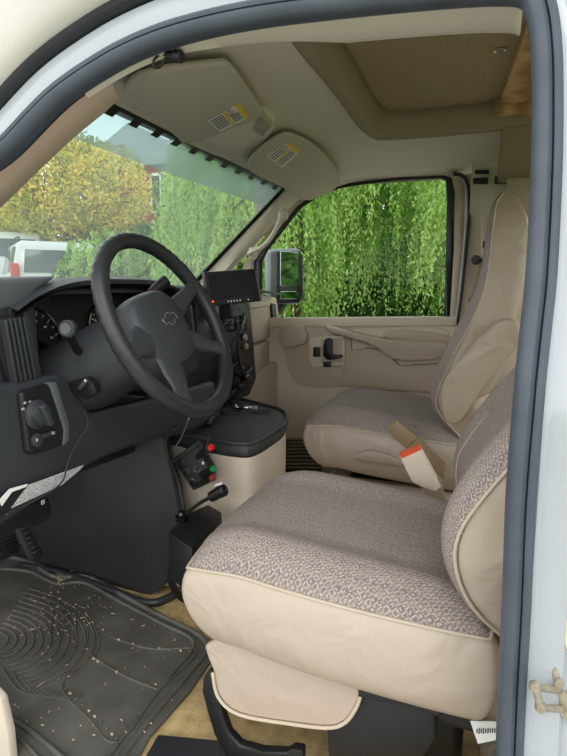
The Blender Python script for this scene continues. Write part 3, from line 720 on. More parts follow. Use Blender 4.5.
# seat belt of the passenger side
sb = thing('seat_belt', 'beige passenger seat belt with black guide on the wall behind the door', 'seat belt', P(486, 240, 'y', 1.6))
prism('guide_plate', Ps([(481, 214), (493, 212), (493, 262), (481, 262)], 'y', 1.60), Y*.03, M['trimlight'], sb, .006)
prism('latch_tongue', Ps([(482, 238), (492, 238), (492, 260), (481, 260)], 'y', 1.58), Y*.02, M['trimlight'], sb, .005)
prism('tongue_slot', Ps([(483, 241), (491, 241), (491, 248), (482.5, 248)], 'y', 1.575), Y*.02, M['black'], sb, .003)
lathe('anchor_knob', P(476, 260, 'y', 1.56), V((-.2, -1, 0)), [(.008, -.03), (.016, -.02), (.018, 0), (.012, .012)], M['black'], sb)
tube('anchor_arm', [P(476, 260, 'y', 1.57), P(490, 262, 'y', 1.58)], .008, M['black'], sb, sm=0)
prism('webbing', Ps([(479, 264), (490, 264), (483, 310), (474, 322), (470, 300)], 'y', 1.57), Y*.004, M['belt'], sb, .001)
prism('lower_tongue', Ps([(468, 297), (480, 296), (480, 302), (468, 303)], 'y', 1.56), Y*.01, M['belt'], sb, .002)

# ------------------------------------------------------------------ seats
def subs(o, n=1): return fin(o, sub=n)
def ring_pts():
    half = [(1.0, .42), (1.0, .25), (.985, .13), (.94, .03), (.86, -.05), (.76, -.075), (.64, -.05), (.5, .015), (.3, .05), (.12, .06)]
    front = half[2:]; right = front + [(-v, d) for v, d in reversed(front)]        # +side -> -side across the front
    back = [(-1.0, .25), (-1.0, .45), (-1.0, .7), (-.97, .88), (-.85, .98), (-.4, 1.03), (.4, 1.03), (.85, .98), (.97, .88), (1.0, .7), (1.0, .45), (1.0, .25)]
    return right, back
def make_seat(label, dx, dy, dz, lean, group='cloth captain seats'):
    O = V((dx, dy, dz)); t = thing('captain_seat', label, 'seat', O+V((-.2, .4, -dz)), group)
    # cushion top, fabric
    xc, yc, A, B = -.225, .40, .285, .25; k = .30; N1, N2 = 22, 20
    def plan(u, v): return xc+A*u*math.sqrt(1-k*v*v/2), yc+B*v*math.sqrt(1-k*u*u/2)
    def zs(u): return .422 - .020*u + (0 if u > -.6 else -.02*((-u-.6)/.4))   # u=-1 front
    def H(u, v):
        e = max(0, (1-abs(u)**5)*(1-abs(v)**6))**.5
        return e*(.042+.020*math.exp(-((abs(v)-.74)/.16)**2)+.008*(-u)) - .012*math.exp(-((abs(v)-.52)/.05)**2)*e*.25
    vs_, uv, fs = [], [], []
    for j in range(N2+1):
        v = math.sin((-1+2*j/N2)*math.pi/2)*.5+(-1+2*j/N2)*.5
        for i in range(N1+1):
            u = math.sin((-1+2*i/N1)*math.pi/2)*.5+(-1+2*i/N1)*.5
            x, y = plan(u, v); vs_.append(O+V((x, y, zs(u)+H(u, v)))); uv.append((x, y))
    for j in range(N2):
        for i in range(N1): q = j*(N1+1)+i; fs.append((q, q+1, q+2+N1, q+N1+1))
    subs(mesh('cushion_fabric', vs_, fs, M['fabric'], t, uv=uv))
    # boundary loop
    bl = []
    E = lambda a: math.sin(a*math.pi/2)*.5+a*.5
    for i in range(N1): bl.append((E(-1+2*i/N1), -1))
    for j in range(N2): bl.append((1, E(-1+2*j/N2)))
    for i in range(N1): bl.append((E(1-2*i/N1), 1))
    for j in range(N2): bl.append((-1, E(1-2*j/N2)))
    rings = []
    for f, o_ in ((0, 0), (.06, .008), (.25, .017), (.5, .020), (.75, .014), (.93, -.002), (1, -.02), (1.0, -.09)):
        r = []
        for u, v in bl:
            x, y = plan(u, v); d = V((x-xc, y-yc, 0)).normalized(); L = .155 if u > -.3 else .155-.01*((-.3-u)/.7)
            fr_ = max(0, -u-.55)/.45
            r.append(O+V((x, y, zs(u)-L*f))+V((d.x*(o_-.10*fr_*max(0, f-.25)**1.3), d.y*o_, 0)))
        rings.append(r)
    subs(loft('cushion_vinyl', rings, M['leather'], t, caps=False, ang=180))
    tube('cushion_piping', [O+V((*plan(u, v), zs(u)+.002)) for u, v in bl], .0032, M['seam'], t, n=6, sm=0, closed=True)
    # lengthwise sewn lines on the cushion
    for vv in (-.53, .53):
        tube('cushion_stitching', [O+V((*plan(u, vv), zs(u)+H(u, vv)+.0002)) for u in [-.9+1.8*i/16 for i in range(17)]], .0012, M['seam'], t, n=5, sm=0)
    # backrest
    SPN = [(.065, .37, .20, .11), (.0, .44, .235, .13), (-.034, .51, .25, .15), (-.036, .58, .252, .165), (-.010, .655, .252, .17), (.020, .73, .25, .165), (.052, .80, .243, .16), (.08, .88, .232, .145), (.092, .96, .217, .13), (.096, 1.04, .205, .122), (.10, 1.095, .193, .115), (.108, 1.14, .165, .095), (.13, 1.17, .12, .055)]
    SPN = [(lean(x, z), z, a_, b_) for x, z, a_, b_ in SPN]
    right, back = ring_pts(); RF, RB = [], []; UV = []
    for i, (x, z, hw, th) in enumerate(SPN):
        a = SPN[max(0, i-1)]; b = SPN[min(len(SPN)-1, i+1)]; tg_ = V((b[0]-a[0], 0, b[1]-a[1])).normalized(); nb = V((tg_.z, 0, -tg_.x))
        if i >= len(SPN)-2: nb = V((.95, 0, -.3)).normalized()
        q = lambda v, d: O+V((x, yc+v*hw, z))+nb*(d*th)
        flat = 1 if i < 7 else .4
        RF.append([q(v, d*flat if d < .06 else d) for v, d in right]); RB.append([q(v, d) for v, d in [right[-1]]+back+[right[0]]]); UV += [(v*hw, i*.1) for v, d in right]
    n = len(RF[0]); fs = [(i*n+k_, i*n+k_+1, (i+1)*n+k_+1, (i+1)*n+k_) for i in range(len(RF)-1) for k_ in range(n-1)]
    subs(mesh('backrest_fabric', [p for r in RF for p in r], fs, M['fabric'], t, uv=[(b_, a_) for a_, b_ in UV]), 2)
    o = loft('backrest_vinyl', RB, M['leather2'] if dy else M['leather'], t, closed=False, caps=False, ang=180); subs(o, 2)
    top = [p for p in RF[-1]]+[p for p in RB[-1][1:-1]]
    mesh('backrest_top', top, [tuple(range(len(top)))], M['leather'], t)
    for kk in (0, -1): tube('backrest_piping', [r[kk]-Y*(0.001 if kk == -1 else -.001) for r in RF], .003, M['seam'], t, n=6, sm=4)
    for vv in (5, n-6): tube('backrest_stitching', [r[vv]+V((.0015, 0, 0)) for r in RF[1:8]], .0014, M['seam'], t, n=5, sm=4)
    return t, O
drv, O1 = make_seat('driver seat with beige vinyl sides and mauve-grey patterned cloth, nearest the open doorway', 0, 0, 0, lambda x, z: x+max(0, z-.62)*.30)
pas, O2 = make_seat('passenger seat with folded-up beige armrest, next to the far door', -.055, .90, .045, lambda x, z: x-.045 if z > .5 else x-.02)
# passenger armrest folded up along the backrest
arm_px = [(441, 412), (441, 388), (450, 372), (470, 349), (492, 326), (505, 319), (518, 322), (521, 340), (505, 362), (480, 392), (462, 420), (448, 424)]
ar = prism('armrest', Ps(arm_px, 'y', O2.y+.085), Y*.06, M['leather2'], pas, .022, 5, sm=2)
tube('armrest_piping', [P(x, y, 'y', O2.y+.10) for x, y in [(446, 392), (456, 374), (476, 351), (494, 333), (506, 327)]], .0025, M['seam'], ar, n=6)
prism('recline_lever', Ps([(353, 458), (360, 453), (372, 451), (386, 455), (401, 461), (402, 467), (385, 464), (366, 462)], 'y', O2.y+.115), Y*.03, M['leather2'], pas, .005, 2, sm=2)
# driver seat lower parts
fl = Ps([(214, 640), (213, 672), (219, 697), (240, 714), (290, 723), (328, 727), (345, 722), (356, 708), (362, 690), (362, 670)], 'y', .185)
flp = prism('vinyl_flap', fl, Y*.018, M['leather'], drv, .006, 3, sm=3)
tube('flap_piping', [p-Y*.002 for p in Ps([(213, 672), (219, 697), (240, 714), (290, 723), (328, 727), (345, 722), (356, 708), (362, 692)], 'y', .185)], .0035, M['seam'], flp, n=7)
bs = Ps([(211, 668), (203, 678), (202, 692), (207, 712), (214, 735), (226, 757), (245, 766), (303, 768), (303, 751), (292, 749), (286, 753), (262, 752), (240, 746), (229, 734), (223, 716), (219, 695)], 'y', .20)
prism('base_bracket', bs, Y*.02, M['black'], drv, .004, 2)
prism('base_skirt', Ps([(325, 702), (362, 694), (425, 708), (436, 716), (436, 740), (428, 752), (400, 790), (330, 800)], 'y', .195), Y*.035, M['black'], drv, .006, 2)
prism('base_rail', Ps([(358, 690), (404, 700), (440, 712), (440, 718), (404, 707), (358, 697)], 'y', .175), Y*.03, M['black'], drv, .002, 2)
box('pedestal', (-.11, .46, .10), (.24, .30, .20), M['black'], drv, .02)
box('pedestal_frame', (-.17, .42, .22), (.42, .40, .06), M['black'], drv, .01)
box('pedestal', (O2.x-.17, O2.y+.42, .145), (.38, .40, .29), M['black'], pas, .02)
box('seat_skirt', (O2.x-.20, O2.y+.40, .25), (.46, .44, .07), M['leather2'], pas, .02)

def buckle(label, body, red, stalk, y, m, redm):
    t = thing('seat_belt_buckle', label, 'buckle', P(*body[0], 'y', y))
    prism('buckle_body', Ps(body, 'y', y), Y*.022, m, t, .003, 2)
    prism('release_button', Ps(red, 'y', y-.001), Y*.024, redm, t, .001, 1)
    prism('stalk', Ps(stalk, 'y', y+.005), Y*.012, M['buckle2'] if m != M['buckle'] else M['belt'], t, .002, 1)
buckle('pale seat belt buckle with orange-red release button standing beside the driver cushion', [(399, 456), (420, 448), (430, 466), (441, 487), (436, 492), (421, 487), (412, 482)],
       [(399, 454), (419, 446), (421, 450), (401, 459)], [(420, 484), (440, 478), (446, 500), (430, 505)], .69, M['buckle'], M['orange'])
buckle('tan seat belt buckle leaning against the side of the passenger cushion', [(386, 431), (397, 421), (417, 438), (406, 449)],
       [(385, 430), (396, 420), (398, 422), (388, 432)], [(408, 448), (417, 437), (446, 462), (444, 480)], .93, M['buckle2'], M['buckle2'])

# tag and grey bag behind the driver seat
tg = prism('paper_tag', [P(470, 721, 'y', .21), P(500, 722, 'y', .21), P(500, 739, 'y', .20), P(478, 744, 'y', .20)], Y*.0015, M['white'], None, 0)
tag(tg, 'white printed paper tag hanging from the grey tweed bag behind the driver seat', 'tag')
for k in range(9):
    x = 477+k*2.2; c_ = P(x, 731-.0*k, 'y', .2035); box('printed_mark', c_, (.0016, .0006, .008+.003*(k % 2)), M['ink'], tg, .0001)
bgp = prism('tweed_bag', [P(x, y, 'y', .27) for x, y in [(478, 742), (490, 738), (520, 736), (560, 745), (570, 850), (492, 850)]], Y*.18, M['graybag'], None, .02, 4)
tag(bgp, 'grey tweed bag on the floor behind the driver seat', 'bag')
# beige panel / belt cover behind driver cushion
q = prism('belt_cover', [P(x, y, 'y', .24) for x, y in [(495, 640), (503, 640), (512, 735), (478, 735), (484, 700)]], Y*.10, M['trim'], None, .01)
tag(q, 'beige plastic cover strip behind the rear edge of the driver cushion', 'cover panel')

# ------------------------------------------------------------------ engine cover with cup holder tray
ec = thing('engine_cover', 'beige engine cover with black cup holder tray between the seats', 'console', P(230, 470, 'y', .68))
LZ = .515
lid_px = [(140, 424), (170, 431), (205, 438), (240, 443), (256, 441), (272, 432), (285, 422), (284, 411), (262, 404), (235, 398), (190, 395)]
lid = [P(x, y, 'z', LZ) for x, y in lid_px]
tray = prism('tray', [p-Z*.004 for p in lid], -Z*.034, M['dash'], ec, .004, 2)
CUPS = [(193, 418, .040), (232, 411, .042), (263, 412, .034)]
for (px, py, r_) in CUPS: cut(tray, lathe('cut', P(px, py, 'z', LZ), Z, [(r_*.85, -.030), (r_*.95, .02)], M['black']))
ringo = smooth_path(lid, 3, True)
cenl = sum((p for p in ringo), V((0, 0, 0)))/len(ringo)
tube('tray_rim', [p-Z*.002 for p in ringo], .007, M['dash'], ec, n=8, sm=0, closed=True)
def inset(pts, k, dz):
    return [V((cenl.x+(p.x-cenl.x)*k, cenl.y+(p.y-cenl.y)*k, p.z+dz)) for p in pts]
rings = [inset(ringo, 1.0, -.008), inset(ringo, 1.015, -.02), inset(ringo, 1.015, -.034), inset(ringo, .985, -.040)]
loft('tray_skirt', rings, M['dash'], ec, caps=False)
rings = [inset(ringo, .985, -.043), inset(ringo, .99, -.10), inset(ringo, .975, -.25), inset(ringo, .95, -.42), inset(ringo, .94, -.51)]
loft('cover_shell', rings, M['trimlight'], ec, caps=False)
# panel seam on the cover
y0 = min(p.y for p in rings[0])
tube('cover_seam', [P(x, y, 'y', .687-.0*y) for x, y in [(230, 500), (231, 484), (235, 474), (246, 468)]], .0022, M['trimdark'], ec, n=6)
for (px, py, r_) in CUPS:
    c_ = P(px, py, 'z', LZ-.003); cup = tube('cup_holder', [c_+V((math.cos(k*math.pi/12), math.sin(k*math.pi/12), 0))*r_*.95 for k in range(24)], .0035, M['dash'], ec, n=8, sm=0, closed=True)
    lathe('cup_floor', c_, Z, [(r_*.8, -.027), (r_*.8, -.025)], M['black'], cup)
pn = P(243, 410, 'z', LZ+.012)
pen = thing('metal_tool', 'small chrome rod tool lying across the cup holder tray', 'tool', pn)
tube('rod', [P(236, 407, 'z', LZ+.012), P(252, 408, 'z', LZ+.012)], .005, M['chrome'], pen, sm=0)
lathe('tool_head', P(236, 407, 'z', LZ+.012), P(252, 408, 'z', LZ)-P(236, 407, 'z', LZ), [(.007, -.012), (.009, -.008), (.009, 0), (.005, .003)], M['chrome'], pen, 14)
lathe('tool_head', P(254, 408, 'z', LZ+.012), P(252, 408, 'z', LZ)-P(236, 407, 'z', LZ), [(.006, -.004), (.009, 0), (.009, .008), (.004, .012)], M['metal'], pen, 14)
# black footwell liner over the driver side of the engine cover
g = []
rear = [(160, 425), (168, 452), (177, 490), (185, 525), (189, 552), (182, 574), (150, 597)]
for t in range(7):
    e = P(*rear[t], 'y', .60+.058*(t/6)**2); f0 = V((-1.56, .60+.10*(t/6), .56*(1-t/6)+.0))
    row = [e+V((-.02, .05, 0)), e+V((-.003, .012, 0))]
    for s in range(12):
        a_ = s/11; p = e.lerp(f0, a_); p.y += -.022*math.sin(math.pi*min(1, a_*1.4))*math.sin(math.pi*t/6); p.z = e.z+(f0.z-e.z)*a_
        row.append(p)
    g.append(row)
ln = sheet('footwell_liner', g, M['liner']); fin(ln, sub=1, solid=.0); tag(ln, 'smooth black liner covering the side of the engine cover in the driver footwell', 'footwell liner')
foot = tube('liner_foot', [P(x, y, 'z', .012) for x, y in [(192, 578), (178, 592), (150, 603), (110, 590), (60, 573), (20, 565)]], .012, M['liner'], ln, n=8)

# black outlet box and its plugs
ob = thing('outlet_box', 'tilted black three-socket outlet box with red and green plugs on the engine cover', 'outlet box', P(193, 470, 'y', .60))
prism('box_body', Ps([(173, 461), (195, 446), (200, 453), (210, 472), (208, 484), (193, 491)], 'y', .605), Y*.04, M['black'], ob, .004, 2)
prism('box_bracket', Ps([(170, 461), (194, 443), (197, 447), (173, 465)], 'y', .60), Y*.03, M['black'], ob, .003, 2)
for q in [(183, 464), (188, 473), (194, 482)]: lathe('socket', P(*q, 'y', .606), -Y, [(.010, 0), (.011, .003), (.008, .004), (.007, -.004)], M['gloss'], ob, 18)
def plug(a_, b_, m, cap):
    A_ = P(*a_, 'y', .60); B_ = P(*b_, 'y', .565); o = lathe('plug', A_, B_-A_, [(.007, -.01), (.009, 0), (.009, (B_-A_).length*.8), (.007, (B_-A_).length)], M['black'], ob, 16)
    if cap: lathe('plug_cap', B_, B_-A_, [(.008, -.004), (.0095, 0), (.0095, .007), (.006, .011)], cap, o, 16)
plug((199, 456), (210, 448), 'k', M['red']); plug((203, 474), (213, 469), 'k', M['green']); plug((203, 482), (212, 478), 'k', mat('dark_red_plastic', srgb(120, 40, 34), .4))
box('white_mark', P(203, 463, 'y', .603), (.006, .003, .008), M['white'], ob, .001)
tube('logo_ring', [P(197+3*math.cos(a_), 469+3*math.sin(a_), 'y', .604) for a_ in [k*math.pi/5 for k in range(8)]], .0006, M['silver'], ob, n=5)
# socket on stalk above the black box
bx = thing('black_box', 'black box standing between the footwell liner and the driver cushion', 'box', P(190, 540, 'y', .56))
tp = [P(x, y, 'z', .345) for x, y in [(168, 532), (186, 514), (208, 504), (222, 512), (192, 548)]]
prism('box_body', tp, -Z*.125, M['black'], bx, .005, 2)
kn = P(182, 519, 'z', .35); lathe('knob', kn, Z, [(.016, -.004), (.017, .01), (.011, .013), (.009, .02), (.004, .022)], M['gloss'], bx, 20)
sk = thing('charger_socket', 'black cylindrical charger socket with white tab on a stalk above the black box', 'charger', P(220, 490, 'y', .57))
a_, b_ = P(211, 497, 'y', .585), P(229, 487, 'y', .585)
lathe('socket_barrel', a_, b_-a_, [(.007, -.006), (.014, 0), (.0155, .012), (.0155, .03), (.017, .032), (.017, .046), (.014, .05), (.012, .045)], M['black'], sk, 22)
box('white_tab', P(219, 484, 'y', .58), (.022, .01, .006), M['white'], sk, .001, (V((.93, 0, .36)).normalized(), Y, V((-.36, 0, .93)).normalized()))
tube('stalk', [a_, P(200, 503, 'y', .59), P(186, 514, 'y', .59), kn+V((0, 0, .015))], .005, M['black'], sk)
def cable(label, pts, r, m=None):
    o = tube('cable', pts, r, m or M['black'], None, n=7, sm=6); return tag(o, label, 'cable', 'loose cables around the dashboard')
cable('thick black cable curving down behind the driver cushion corner to the floor', [P(181, 552, 'y', .55), P(173, 566, 'y', .55), P(172, 582, 'y', .57), P(180, 596, 'y', .60), P(190, 602, 'y', .62)], .011)
cable('black cable looping from the dashboard down the left edge of the engine cover', [P(178, 426, 'y', .60), P(166, 440, 'y', .58), P(168, 456, 'y', .58), P(178, 480, 'y', .595), P(184, 512, 'y', .58)], .0045)
cable('thin black cable arching over the red plug to the green plug', [P(182, 436, 'y', .60), P(196, 430, 'y', .59), P(208, 436, 'y', .57), P(206, 450, 'y', .56), P(212, 462, 'y', .565)], .0022)
cable('thin cable running straight from the steering column to the outlet box', [P(189, 418, 'y', .52), P(181, 438, 'y', .57), P(173, 450, 'y', .585)], .0018, M['silver'])
cable('thin grey wire hanging across the dashboard above the sticker', [P(84, 412, 'x', -.755), P(88, 425, 'x', -.75), P(78, 442, 'x', -.75), P(68, 462, 'x', -.748), P(62, 482, 'x', -.748), P(40, 498, 'x', -.748), P(5, 515, 'x', -.75)], .0016, M['rubberd'])

# ------------------------------------------------------------------ dashboard
db = thing('dashboard', 'charcoal and beige dashboard across the front of the cab', 'dashboard', (-1.0, .86, .55))
DXF = -.80
g = [[V((x, y, z-(.02*max(0, (y-1.3)/.3) if x > -1.0 else 0))) for y in (.03, .12, .3, .5, .7, .9, 1.1, 1.3, 1.5, 1.68)] for x, z in ((-.86, .925), (-.95, .935), (-1.1, .925), (-1.3, .91), (-1.5, .89))]
sheet('dash_top', g, M['dashtop'], db, .01)
# instrument brow
def brow_z(y): return .955-.055*abs((y-.42)/.31)**3.2
ysb = [.105+.63*i/24 for i in range(25)]
g = [[V((x+.03*abs((y-.42)/.31)**2*(-1 if k == 0 else 0), y, brow_z(y)+dz)) for y in ysb] for k, (x, dz) in enumerate([(-.77, -.012), (-.775, -.002), (-.80, .004), (-.90, .0), (-1.0, -.02), (-1.02, -.05)])]
sheet('instrument_brow', g, M['dash'], db)
g = [[V((x, y, brow_z(y)+dz)) for y in ysb] for x, dz in [(-.772, -.012), (-.80, -.016), (-.95, -.02)]]
sheet('brow_underside', g, M['black'], db)
for y in (.10, .735):
    prism('recess_side', [V((-.79, y, .90)), V((-.77, y, .70)), V((-.95, y, .66)), V((-.97, y, .93))], Y*.012, M['black'], db, .002)
cl = box('instrument_cluster', (-.955, .42, .79), (.02, .63, .27), M['black'], db, .004)
def arc_gauge(px, py, R, name):
    c_ = P(px, py, 'x', -.94); o = lathe(name, c_, X, [(R*1.02, -.004), (R*1.02, .002), (R*.97, .003), (R*.95, .0)], M['gloss'], cl, 40)
    for k in range(19):
        t_ = rad(-215+k*250/18); d = V((0, -math.cos(t_), -math.sin(t_))); L = .012 if k % 2 == 0 else .007
        a_, b_, n_ = d, X.cross(d), X
        box('gauge_tick', c_+d*(R*.86)+X*.004, (L, .0022, .001), M['gauge'], o, .0002, (d, X.cross(d), X))
        if k % 2 == 0: box('gauge_number', c_+d*(R*.68)+X*.004, (.005, .009, .001), M['gauge'], o, .0002, (Z, Y, X))
    d = V((0, -.6, -.8)); 
    box('needle', c_+d*R*.3+X*.007, (R*.6, .003, .002), M['needle'], o, .0005, (d, X.cross(d), X))
arc_gauge(31, 350, .095, 'speedometer')
arc_gauge(104, 325, .06, 'fuel_gauge')
# lower driver panel
kp = Ps([(-60, 372), (-10, 384), (20, 381), (60, 372), (74, 384), (92, 412), (150, 398), (215, 380), (222, 418), (185, 434), (150, 440), (110, 455), (85, 468), (62, 486), (12, 519), (-20, 540), (-60, 560)], 'x', DXF+.03)
prism('knee_panel', kp, V((-.09, 0, -.02)), M['dash'], db, .014, 3)
prism('knee_panel_rear', Ps([(80, 430), (215, 400), (218, 428), (170, 440), (60, 482)], 'x', -.90), V((-.35, 0, 0)), M['black'], db, .01)
prism('upper_panel', Ps([(-60, 300), (0, 296), (30, 292), (38, 310), (44, 384), (-60, 396)], 'x', DXF), V((-.12, 0, 0)), M['dash'], db, .012, 3)
prism('dash_end_cap', Ps([(-60, 284), (0, 279), (60, 276), (36, 292), (26, 306), (0, 312), (-60, 320)], 'x', DXF+.005), V((-.12, 0, 0)), M['dashtop'], db, .01, 3)
# air vent
av = prism('air_vent', Ps([(-3, 317), (24, 312), (29, 318), (39, 374), (36, 380), (10, 387), (-3, 340)], 'x', DXF+.012), V((-.02, 0, 0)), M['black'], db, .004, 2)
for k in range(5):
    f = k/4; t0 = (3+f*18, 320-f*3); t1 = (14+f*19, 383-f*5)
    A_, B_ = P(*t0, 'x', DXF+.018), P(*t1, 'x', DXF+.018); d = (B_-A_)
    box('vent_slat', (A_+B_)/2, (d.length, .005, .016), M['dash'], av, .001, (d.normalized(), X.cross(d.normalized()), X))
prism('vent_bezel', Ps([(23, 311), (29, 312), (43, 377), (36, 382)], 'x', DXF+.018), V((-.02, 0, 0)), M['dash'], av, .003, 2)
prism('vent_bezel', Ps([(6, 384), (40, 376), (44, 383), (8, 394)], 'x', DXF+.018), V((-.02, 0, 0)), M['dash'], av, .003, 2)
# headlamp switch panel
hp = prism('lamp_switch_panel', Ps([(21, 393), (26, 391), (48, 384), (56, 386), (66, 420), (69, 440), (62, 446), (34, 455), (28, 452)], 'x', DXF+.042), V((-.02, 0, 0)), M['black'], db, .006, 3)
prism('panel_edge', Ps([(50, 383), (57, 382), (70, 425), (70, 440), (64, 446), (65, 430)], 'x', DXF+.046), V((-.02, 0, 0)), M['dashtop'], hp, .003, 2)
kc = P(35, 414, 'x', DXF+.045); kb = lathe('lamp_switch', kc, X, [(.026, 0), (.027, .006), (.02, .010), (.019, .02), (.012, .022)], M['dash'], hp, 28)
dd_ = (P(38, 420, 'x', DXF)-P(31, 406, 'x', DXF)).normalized()
box('switch_grip', kc+X*.024, (.044, .012, .016), M['dash'], kb, .003, (dd_, X.cross(dd_), X))
for q in [(25, 403), (30, 402), (35, 403), (41, 410), (23, 409)]: box('switch_symbol', P(*q, 'x', DXF+.044), (.001, .006, .004), M['gauge'], hp, .0003)
lathe('dimmer', P(36, 440, 'x', DXF+.044), X, [(.013, 0), (.013, .006), (.009, .008)], M['dash'], hp, 20)
for q in [(37, 440), (52, 433), (54, 433)]: box('switch_symbol', P(*q, 'x', DXF+.0525 if q[0] == 37 else DXF+.044), (.001, .004, .006), M['gauge'], hp, .0003)
box('dimmer_wheel', P(46, 435, 'x', DXF+.046), (.01, .022, .01), M['dash'], hp, .003)
# sticker strip
stk_ = prism('speckled_sticker', Ps([(29, 485), (84, 465), (80, 470), (62, 485), (12, 508)], 'x', DXF+.045), V((-.002, 0, 0)), M['speck'], db, 0)
prism('sticker_outline', Ps([(0, 500), (10, 489), (28, 484), (26, 487), (12, 492), (2, 506)], 'x', DXF+.045), V((-.002, 0, 0)), M['white'], db, 0)
prism('sticker_panel', Ps([(-20, 520), (5, 498), (28, 486), (14, 506), (-14, 532)], 'x', DXF+.043), V((-.003, 0, 0)), M['black'], db, 0)
# release handle bracket below
rl = prism('release_bracket', Ps([(-10, 525), (30, 505), (50, 497), (53, 512), (50, 520), (35, 528), (28, 524), (10, 535), (-10, 540)], 'x', -.86), V((-.05, 0, 0)), M['black'], db, .006, 2)
box('white_mark', P(43, 502, 'x', -.845), (.002, .010, .010), M['gauge'], rl, .001)
# centre stack
cs = prism('center_stack', Ps([(198, 296), (250, 296), (254, 340), (257, 378), (250, 396), (214, 404), (196, 398)], 'x', -.87), V((-.3, 0, 0)), M['black'], db, .01)
prism('center_stack_lower', Ps([(170, 398), (240, 392), (262, 400), (240, 412), (175, 425)], 'x', -.92), V((-.3, 0, 0)), M['black'], db, .01)
rdo = prism('radio', Ps([(222, 314), (246, 312), (248, 330), (224, 333)], 'x', -.862), V((-.02, 0, 0)), M['gloss'], cs, .003)
for r_ in range(3):
    for c_ in range(4): box('radio_button', P(226+c_*5.6, 317+r_*5.5, 'x', -.860), (.006, .030, .014), M['dash'], rdo, .002)
for q in [(242, 337), (243, 346)]: lathe('chrome_knob', P(*q, 'x', -.855), V((1, -.5, 0)), [(.014, 0), (.014, .012), (.012, .02), (.004, .022)], M['chrome'], cs, 20)
for q in [(228, 348), (236, 360), (240, 372)]: lathe('climate_knob', P(*q, 'x', -.862), V((1, -.3, 0)), [(.022, 0), (.022, .012), (.017, .02)], M['dash'], cs, 22)
ph = thing('phone_mount', 'black clip mount with ball joint low on the centre stack', 'phone mount', P(246, 378, 'x', -.82))
tube('mount_arm', [P(252, 368, 'x', -.86), P(247, 374, 'x', -.82), P(242, 382, 'x', -.82)], .008, M['black'], ph)
box('mount_clip', P(246, 377, 'x', -.81), (.03, .05, .02), M['gloss'], ph, .004)
lathe('ball_joint', P(240, 386, 'x', -.82), V((1, -.6, .2)), [(.002, -.014), (.010, -.010), (.014, 0), (.010, .010), (.002, .014)], M['black'], ph, 18)
# cables over the centre stack
rc = random.Random(5)
for k in range(5):
    xs_ = [222+rc.uniform(-4, 22) for _ in range(5)]
    pts = [P(xs_[i], 312+i*22+rc.uniform(-5, 5), 'x', -.835-.004*k) for i in range(5)]
    cable(['black cable draped over the radio buttons', 'black cable beside the chrome knobs', 'black cable hanging down the centre stack to the phone mount', 'black cable curling over the climate knobs', 'black cable at the left of the radio behind the steering wheel rim'][k], pts, .0035)
cable('thin pale cable hanging from the monitor down to the chrome knobs', [P(248, 303, 'x', -.80), P(247, 314, 'x', -.815), P(242, 326, 'x', -.83), P(241, 334, 'x', -.84)], .0018, M['silver'])
cable('black hose-like cable from the centre stack down to the cup holder tray', [P(238, 388, 'x', -.86), P(226, 398, 'x', -.84), P(217, 410, 'x', -.80), P(208, 424, 'x', -.76)], .010)
# passenger side of the dash
pd = prism('glove_box', Ps([(246, 349), (258, 345), (277, 337), (276, 352), (268, 374), (259, 392), (254, 402), (250, 398)], 'x', -.905), V((-.45, 0, 0)), M['trim'], db, .01, 3)
prism('passenger_panel', Ps([(244, 306), (262, 301), (277, 300), (279, 312), (278, 334), (262, 341), (246, 346)], 'x', -.90), V((-.45, 0, 0)), M['trim'], db, .01, 3)
prism('passenger_dash_top', Ps([(250, 297), (262, 293), (277, 298), (277, 305), (250, 310)], 'x', -.895), V((-.4, 0, 0)), M['trimlight'], db, .01, 3)
pv = prism('air_vent', Ps([(272, 303), (276, 304), (279, 332), (274, 330)], 'x', -.888), V((-.02, 0, 0)), M['black'], db, .003)
struct(prism('trim_8', [V((-.84, 1.30, .0)), V((-.86, 1.64, .0)), V((-.86, 1.64, .60)), V((-.95, 1.30, .52))], V((-.4, 0, 0)), M['trim'], None, .01))

# monitor on the dash
mn = V((.80, -.58, .08)).normalized(); mp = P(233, 287, 'x', -.78)
mo = thing('monitor', 'small black screen monitor mounted on top of the centre dash', 'monitor', mp)
Q = lambda l, d=0: [PN(x, y, mp+mn*d, mn) for x, y in l]
prism('monitor_housing', Q([(204, 272), (256, 268.5), (262, 301), (210, 307)]), -mn*.022, M['black'], mo, .004, 2)
prism('monitor_screen', Q([(208, 275.5), (253.5, 272), (258.5, 295), (213, 300.5)], .001), -mn*.003, M['screen'], mo, .0005, 1)
prism('monitor_edge', Q([(255, 270), (257, 270), (262, 300), (260, 300)], .003), -mn*.006, M['dashtop'], mo, .001, 1)
lathe('power_light', Q([(213, 301.5)], .002)[0], mn, [(.003, 0), (.002, .001)], M['led'], mo, 12)
for x in (228, 231, 234, 237, 240, 248): lathe('button', Q([(x, 301.5-(x-228)*.1)], .002)[0], mn, [(.0028, 0), (.002, .002)], M['silver'], mo, 10)
box('monitor_foot', mp-mn*.03+V((0, 0, -.07)), (.05, .06, .06), M['black'], mo, .005)

